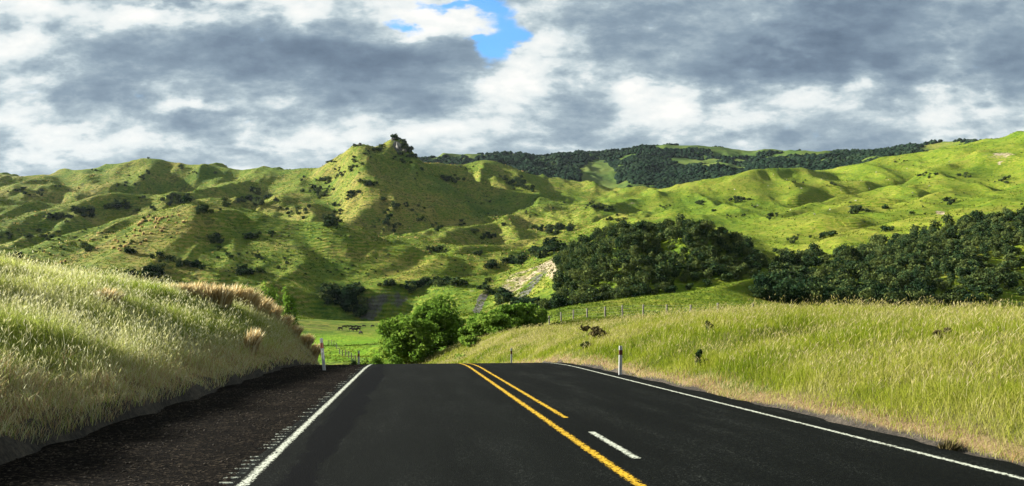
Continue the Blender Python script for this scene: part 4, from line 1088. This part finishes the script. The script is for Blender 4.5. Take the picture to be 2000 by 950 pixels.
# ------------------------------------------------------------------ marker posts
def marker(px, py_base, d, hgt, lab, red, tilt=0.0, yaw=0.0, drop=0):
    x = (px-1000)/1600*d; z = CAMZ+(610-py_base)/1600*d if not drop else float(height(np.array([x]), np.array([d]))[0])
    root = empty('marker_post', (x, d, z)); root.rotation_euler = (0, R(tilt), R(yaw))
    tag(root, lab, 'marker post', 'white roadside marker posts')
    bm = bmesh.new()
    # channel section: a face with a turned back flange at each side, rounded top corners
    w, tk, fl = .088, .010, .038
    prof = [(-w/2, fl), (-w/2, 0), (-w*.16, 0), (-w*.10, .014), (w*.10, .014), (w*.16, 0), (w/2, 0), (w/2, fl), (w/2-tk, fl), (w/2-tk, tk), (w*.18, tk), (w*.12, .024), (-w*.12, .024), (-w*.18, tk), (-w/2+tk, tk), (-w/2+tk, fl)]
    rings = []
    for zz, k in ((-.25, 1), (0, 1), (hgt-.03, 1), (hgt-.008, .93), (hgt, .80)):
        rings.append([bm.verts.new((px_*k, py_, zz)) for (px_, py_) in prof])
    for a, b in zip(rings[:-1], rings[1:]):
        for i in range(len(prof)):
            j = (i+1) % len(prof); bm.faces.new((a[i], a[j], b[j], b[i]))
    bm.faces.new(rings[-1]); bm.faces.new(list(reversed(rings[0])))
    me = bpy.data.meshes.new('post'); bm.to_mesh(me); bm.free(); me.materials.append(M_MARK)
    o = bpy.data.objects.new('post', me); col.objects.link(o); o.parent = root
    z0, z1 = hgt*.70, hgt*.86
    bm = bmesh.new(); q = .003
    pr = [(-w/2-q, fl*.9), (-w/2-q, -q), (-w*.16, -q), (-w*.10, .014-q), (w*.10, .014-q), (w*.16, -q), (w/2+q, -q), (w/2+q, fl*.9)]
    lo = [bm.verts.new((a, b, z0)) for a, b in pr]; hi = [bm.verts.new((a, b, z1)) for a, b in pr]
    for i in range(len(pr)-1): bm.faces.new((lo[i], lo[i+1], hi[i+1], hi[i]))
    me = bpy.data.meshes.new('red_band'); bm.to_mesh(me); bm.free(); me.materials.append(red)
    o = bpy.data.objects.new('red_band', me); col.objects.link(o); o.parent = root
    bm = bmesh.new(); bmesh.ops.create_cube(bm, size=1, matrix=Matrix.Translation((0, .006, hgt*.60)) @ Matrix.Diagonal((.028, .012, .07, 1)))
    bmesh.ops.bevel(bm, geom=bm.edges[:], offset=.003, segments=2, affect='EDGES')
    me = bpy.data.meshes.new('reflector'); bm.to_mesh(me); bm.free(); me.materials.append(M_REFL)
    o = bpy.data.objects.new('reflector', me); col.objects.link(o); o.parent = root
    return root
marker(633, 727, 25.0, 1.04, 'leaning white marker post with faded red band where the left bank ends', M_RED, -6.0, -18)
marker(700, 712, 44.0, 1.06, 'small white marker post beside the dark bush at the left of the road crest', M_RED, 1.0, -10, 1)
marker(1212, 734, 22.3, .82, 'white marker post with dark red band at the foot of the right bank', M_DKRED, .8, 10, 1)
marker(999, 711, 44.0, 1.05, 'tiny white marker post at the far right edge of the road crest', M_DKRED, 0, 6, 1)

# ------------------------------------------------------------------ fences
def fence(posts, hgt, lab, group, rad=.07, wires=(.25, .55, .85, 1.08), mat=None):
    base = [(x, y, float(height(np.array([x]), np.array([y]))[0])) for (x, y) in posts]
    root = empty('wire_fence', base[0]); tag(root, lab, 'fence', group)
    b0 = Vector(base[0])
    for i, b in enumerate(base):
        P = Pile(); h = hgt*rnd.uniform(.94, 1.08); r = rad*rnd.uniform(.85, 1.15); ln = rnd.uniform(-.05, .05)
        o_ = Vector(b)-b0
        tube(P, [o_+Vector((0, 0, -.3)), o_+Vector((ln*.5, 0, h*.5)), o_+Vector((ln, 0, h-.015)), o_+Vector((ln, 0, h))], [r, r, r*.97, r*.82], 8)
        n0 = P.n-8; P.add(np.array([[*(o_+Vector((ln, 0, h)))]])); P.t.append(np.array([(n0+k, n0+(k+1) % 8, n0+8) for k in range(8)]))
        P.build('post', mat or M_POST, root)
    for w in wires:
        P = Pile()
        pts = []
        for a, b in zip(base[:-1], base[1:]):
            pts += [Vector(a)-b0+Vector((0, -rad, hgt*w/1.15)), (Vector(a)+Vector(b))/2-b0+Vector((0, -rad, hgt*w/1.15-.02))]
        pts.append(Vector(base[-1])-b0+Vector((0, -rad, hgt*w/1.15)))
        tube(P, pts, [.004]*len(pts), 4)
        P.build('wire', M_WIRE, root)
    return root
fr = [((px-1000)/1600*d, d) for px, d in ((1052,120.5),(1073,118),(1096,115),(1120,112),(1147,109),(1182,106),(1216,103),(1256,100),(1302,97),(1349,94),(1402,91.5),(1470,89),(1545,87))]
fence(fr, 1.42, 'weathered post and wire fence across the green field above the right bank', None, .11)
fl_ = [((px-1000)/1600*d, d) for px, d in ((630,196),(641,187),(644.5,180),(648,173),(652,167),(657,160),(663,153),(669,146.5),(675,140),(681,134),(687,128.5),(694,123),(702,118),(711,113))]
fence(fl_, 1.15, 'dark post and wire fence running down beside the bright paddock', None, .075, mat=M_DKPOST)

# ------------------------------------------------------------------ animals
def animal_mesh(name, mat, k=1.0, woolly=False):
    me = bpy.data.meshes.new(name); bm = bmesh.new()
    sk = {'pel': (-.55, 0, 1.08, .30), 'mid': (0, 0, 1.05, .36), 'sho': (.50, 0, 1.10, .33), 'nk': (.78, 0, 1.08, .20), 'nk2': (.98, 0, .80, .15), 'hd': (1.12, 0, .52, .13), 'mz': (1.24, 0, .28, .09),
          'tl': (-.88, 0, 1.02, .05), 'tl2': (-.93, 0, .55, .04)}
    for s_, y in (('l', .2), ('r', -.2)):
        sk['fk'+s_] = (.52, y, .55, .10); sk['ff'+s_] = (.50+.06*(y > 0), y, .04, .07)
        sk['hk'+s_] = (-.52, y, .72, .14); sk['hh'+s_] = (-.70, y, .42, .075); sk['hf'+s_] = (-.62, y, .04, .07)
        sk['er'+s_] = (1.02, y*1.0, .66, .04)
    ed = [('pel','mid'),('mid','sho'),('sho','nk'),('nk','nk2'),('nk2','hd'),('hd','mz'),('pel','tl'),('tl','tl2')]
    for s_ in 'lr': ed += [('sho','fk'+s_),('fk'+s_,'ff'+s_),('pel','hk'+s_),('hk'+s_,'hh'+s_),('hh'+s_,'hf'+s_),('hd','er'+s_)]
    vs = {q: bm.verts.new(Vector(p[:3])*k) for q, p in sk.items()}
    for a, b in ed: bm.edges.new((vs[a], vs[b]))
    bm.to_mesh(me); names = list(sk); bm.free()
    o = bpy.data.objects.new(name, me); col.objects.link(o)
    sm = o.modifiers.new('skin', 'SKIN'); 
    for i, q in enumerate(names):
        r = sk[q][3]*k; me.skin_vertices[0].data[i].radius = (r, r*1.05); me.skin_vertices[0].data[i].use_root = (q == 'pel')
    o.modifiers.new('sub', 'SUBSURF').levels = 1
    dg = bpy.context.evaluated_depsgraph_get(); m2 = bpy.data.meshes.new_from_object(o.evaluated_get(dg)); bpy.data.objects.remove(o)
    m2.name = name; m2.materials.clear(); m2.materials.append(mat)
    m2.polygons.foreach_set('use_smooth', np.ones(len(m2.polygons), bool))
    return m2
COW = animal_mesh('cow', M_HIDE, .80)
cows = [(665,645),(672,641),(679,640),(684,640),(690,641),(696,640),(702,641),(711,639),(686,646),(693,647),(700,646),(705,653),(728,639)]
for i, (px, py) in enumerate(cows):
    g = hit(px, py+1, 120, 700)
    o = bpy.data.objects.new('cow', COW); col.objects.link(o); o.location = g; o.rotation_euler = (0, 0, rnd.choice([0, 3.1, .5, 2.7, 3.6])+rnd.uniform(-.3, .3))
    tag(o, 'dark cow grazing with the herd at the back of the bright paddock', 'cow', 'dark cattle grazing on the paddock')
SHEEP = animal_mesh('sheep', M_FLEECE, .62)
for (px, py) in [(1510,345),(1530,352),(1495,365),(1560,372),(1640,372),(1700,368),(1600,350),(1735,350),(1820,362),(1672,395),(1590,420),(1480,405),(1440,370),(1772,330),(1860,318),(1712,338),(1625,412),(1540,412),(1688,352),(1780,380)]:
    g = hit(px+rnd.uniform(-6, 6), py+rnd.uniform(-3, 3), 300, 1400)
    if g is None: continue
    o = bpy.data.objects.new('sheep', SHEEP); col.objects.link(o); o.location = g; o.rotation_euler = (0, 0, rnd.uniform(0, 6.28)); o.scale = (1.5,)*3
    tag(o, 'pale sheep dotted on the bright green right hand hillside', 'sheep', 'sheep grazing on the right hand hills')

# ------------------------------------------------------------------ stones
def rock(px, py, wpx, lab, mat=M_ROCK, dr=(4, 90), hk=.7, seed=1, name='rock'):
    g = hit(px, py, dr[0], dr[1], 3000); w = wpx*g[1]/1600
    bm = bmesh.new(); bmesh.ops.create_icosphere(bm, subdivisions=3, radius=.5)
    for v in bm.verts:
        n = vnoise(v.co.x*3+seed*7, v.co.y*3+v.co.z*2.2, seed)
        f = vnoise(v.co.x*8+seed, v.co.y*8+v.co.z*7, seed+3)
        v.co *= .70+.55*float(n)+.16*float(f); v.co.z *= hk
    me = bpy.data.meshes.new(name); bm.to_mesh(me); bm.free(); me.materials.append(mat)
    o = bpy.data.objects.new(name, me); col.objects.link(o); o.location = (g[0], g[1], g[2]+w*.12); o.scale = (w, w, w); o.rotation_euler = (0, 0, seed)
    return tag(o, lab, 'rock')
rock(114, 892, 24, 'grey brown stone lying at the edge of the left shoulder')
rock(778, 289, 11, 'pale grey rock outcrop on the summit of the craggy peak', M_PALEROCK, (900, 1300), 1.5, 4, 'rock_outcrop')
rock(703, 284, 6, 'brown rock outcrop on the lower twin summit of the craggy peak', M_ROCK, (900, 1300), 1.2, 6, 'rock_outcrop')
rock(768, 274, 7, 'dark rock knob among the bushes at the very top of the craggy peak', M_ROCK, (900, 1300), 1.1, 9, 'rock_outcrop')
rock(790, 297, 8, 'dark rock ledge just below the pale outcrop on the steep side of the peak', M_ROCK, (900, 1300), 1.3, 12, 'rock_outcrop')
# loose chips on the shoulder
n = 2600
s = 4.5+rng.uniform(0, 1, n)**1.7*26; t = rng.uniform(-4.0, -1.75, n)
k = rng.uniform(0, 1, n) < .35+.65*ss(-t, 2.2, 3.9); s, t = s[k], t[k]; n = len(s)
x, y = road_xy(s, t); z = road_z(s)+.028
sz = rng.uniform(.004, .011, n)*(1+s/22)
J = iv[None]*(1+.3*rng.normal(0, 1, (n, len(iv), 1)))*sz[:, None, None]*np.array([1, 1, .6])+np.stack([x, y, z], -1)[:, None]
gvl = mesh_np('gravel', J.reshape(-1, 3), [(itf[None]+np.arange(n)[:, None, None]*len(iv)).reshape(-1, 3)], M_CHIP, False)
tag(gvl, 'loose stone chips scattered over the dark left shoulder', 'gravel', kind='stuff')

# ------------------------------------------------------------------ the thin air between here and the far range
bm = bmesh.new(); bmesh.ops.create_cube(bm, size=1)
me = bpy.data.meshes.new('haze'); bm.to_mesh(me); bm.free()
hz = bpy.data.objects.new('haze', me); col.objects.link(hz)
hz.scale = (9000, 5600, 640); hz.location = (0, 5600/2-400, 640/2-23.5)
hm = bpy.data.materials.new('haze_air'); hm.use_nodes = True
ht = hm.node_tree; ht.nodes.clear()
ho = ht.nodes.new('ShaderNodeOutputMaterial'); hv = ht.nodes.new('ShaderNodeVolumePrincipled')
hv.inputs['Color'].default_value = (.72, .84, 1, 1); hv.inputs['Density'].default_value = 0.9e-5; hv.inputs['Anisotropy'].default_value = .2
ht.links.new(hv.outputs[0], ho.inputs['Volume']); me.materials.append(hm)
tag(hz, kind='stuff')
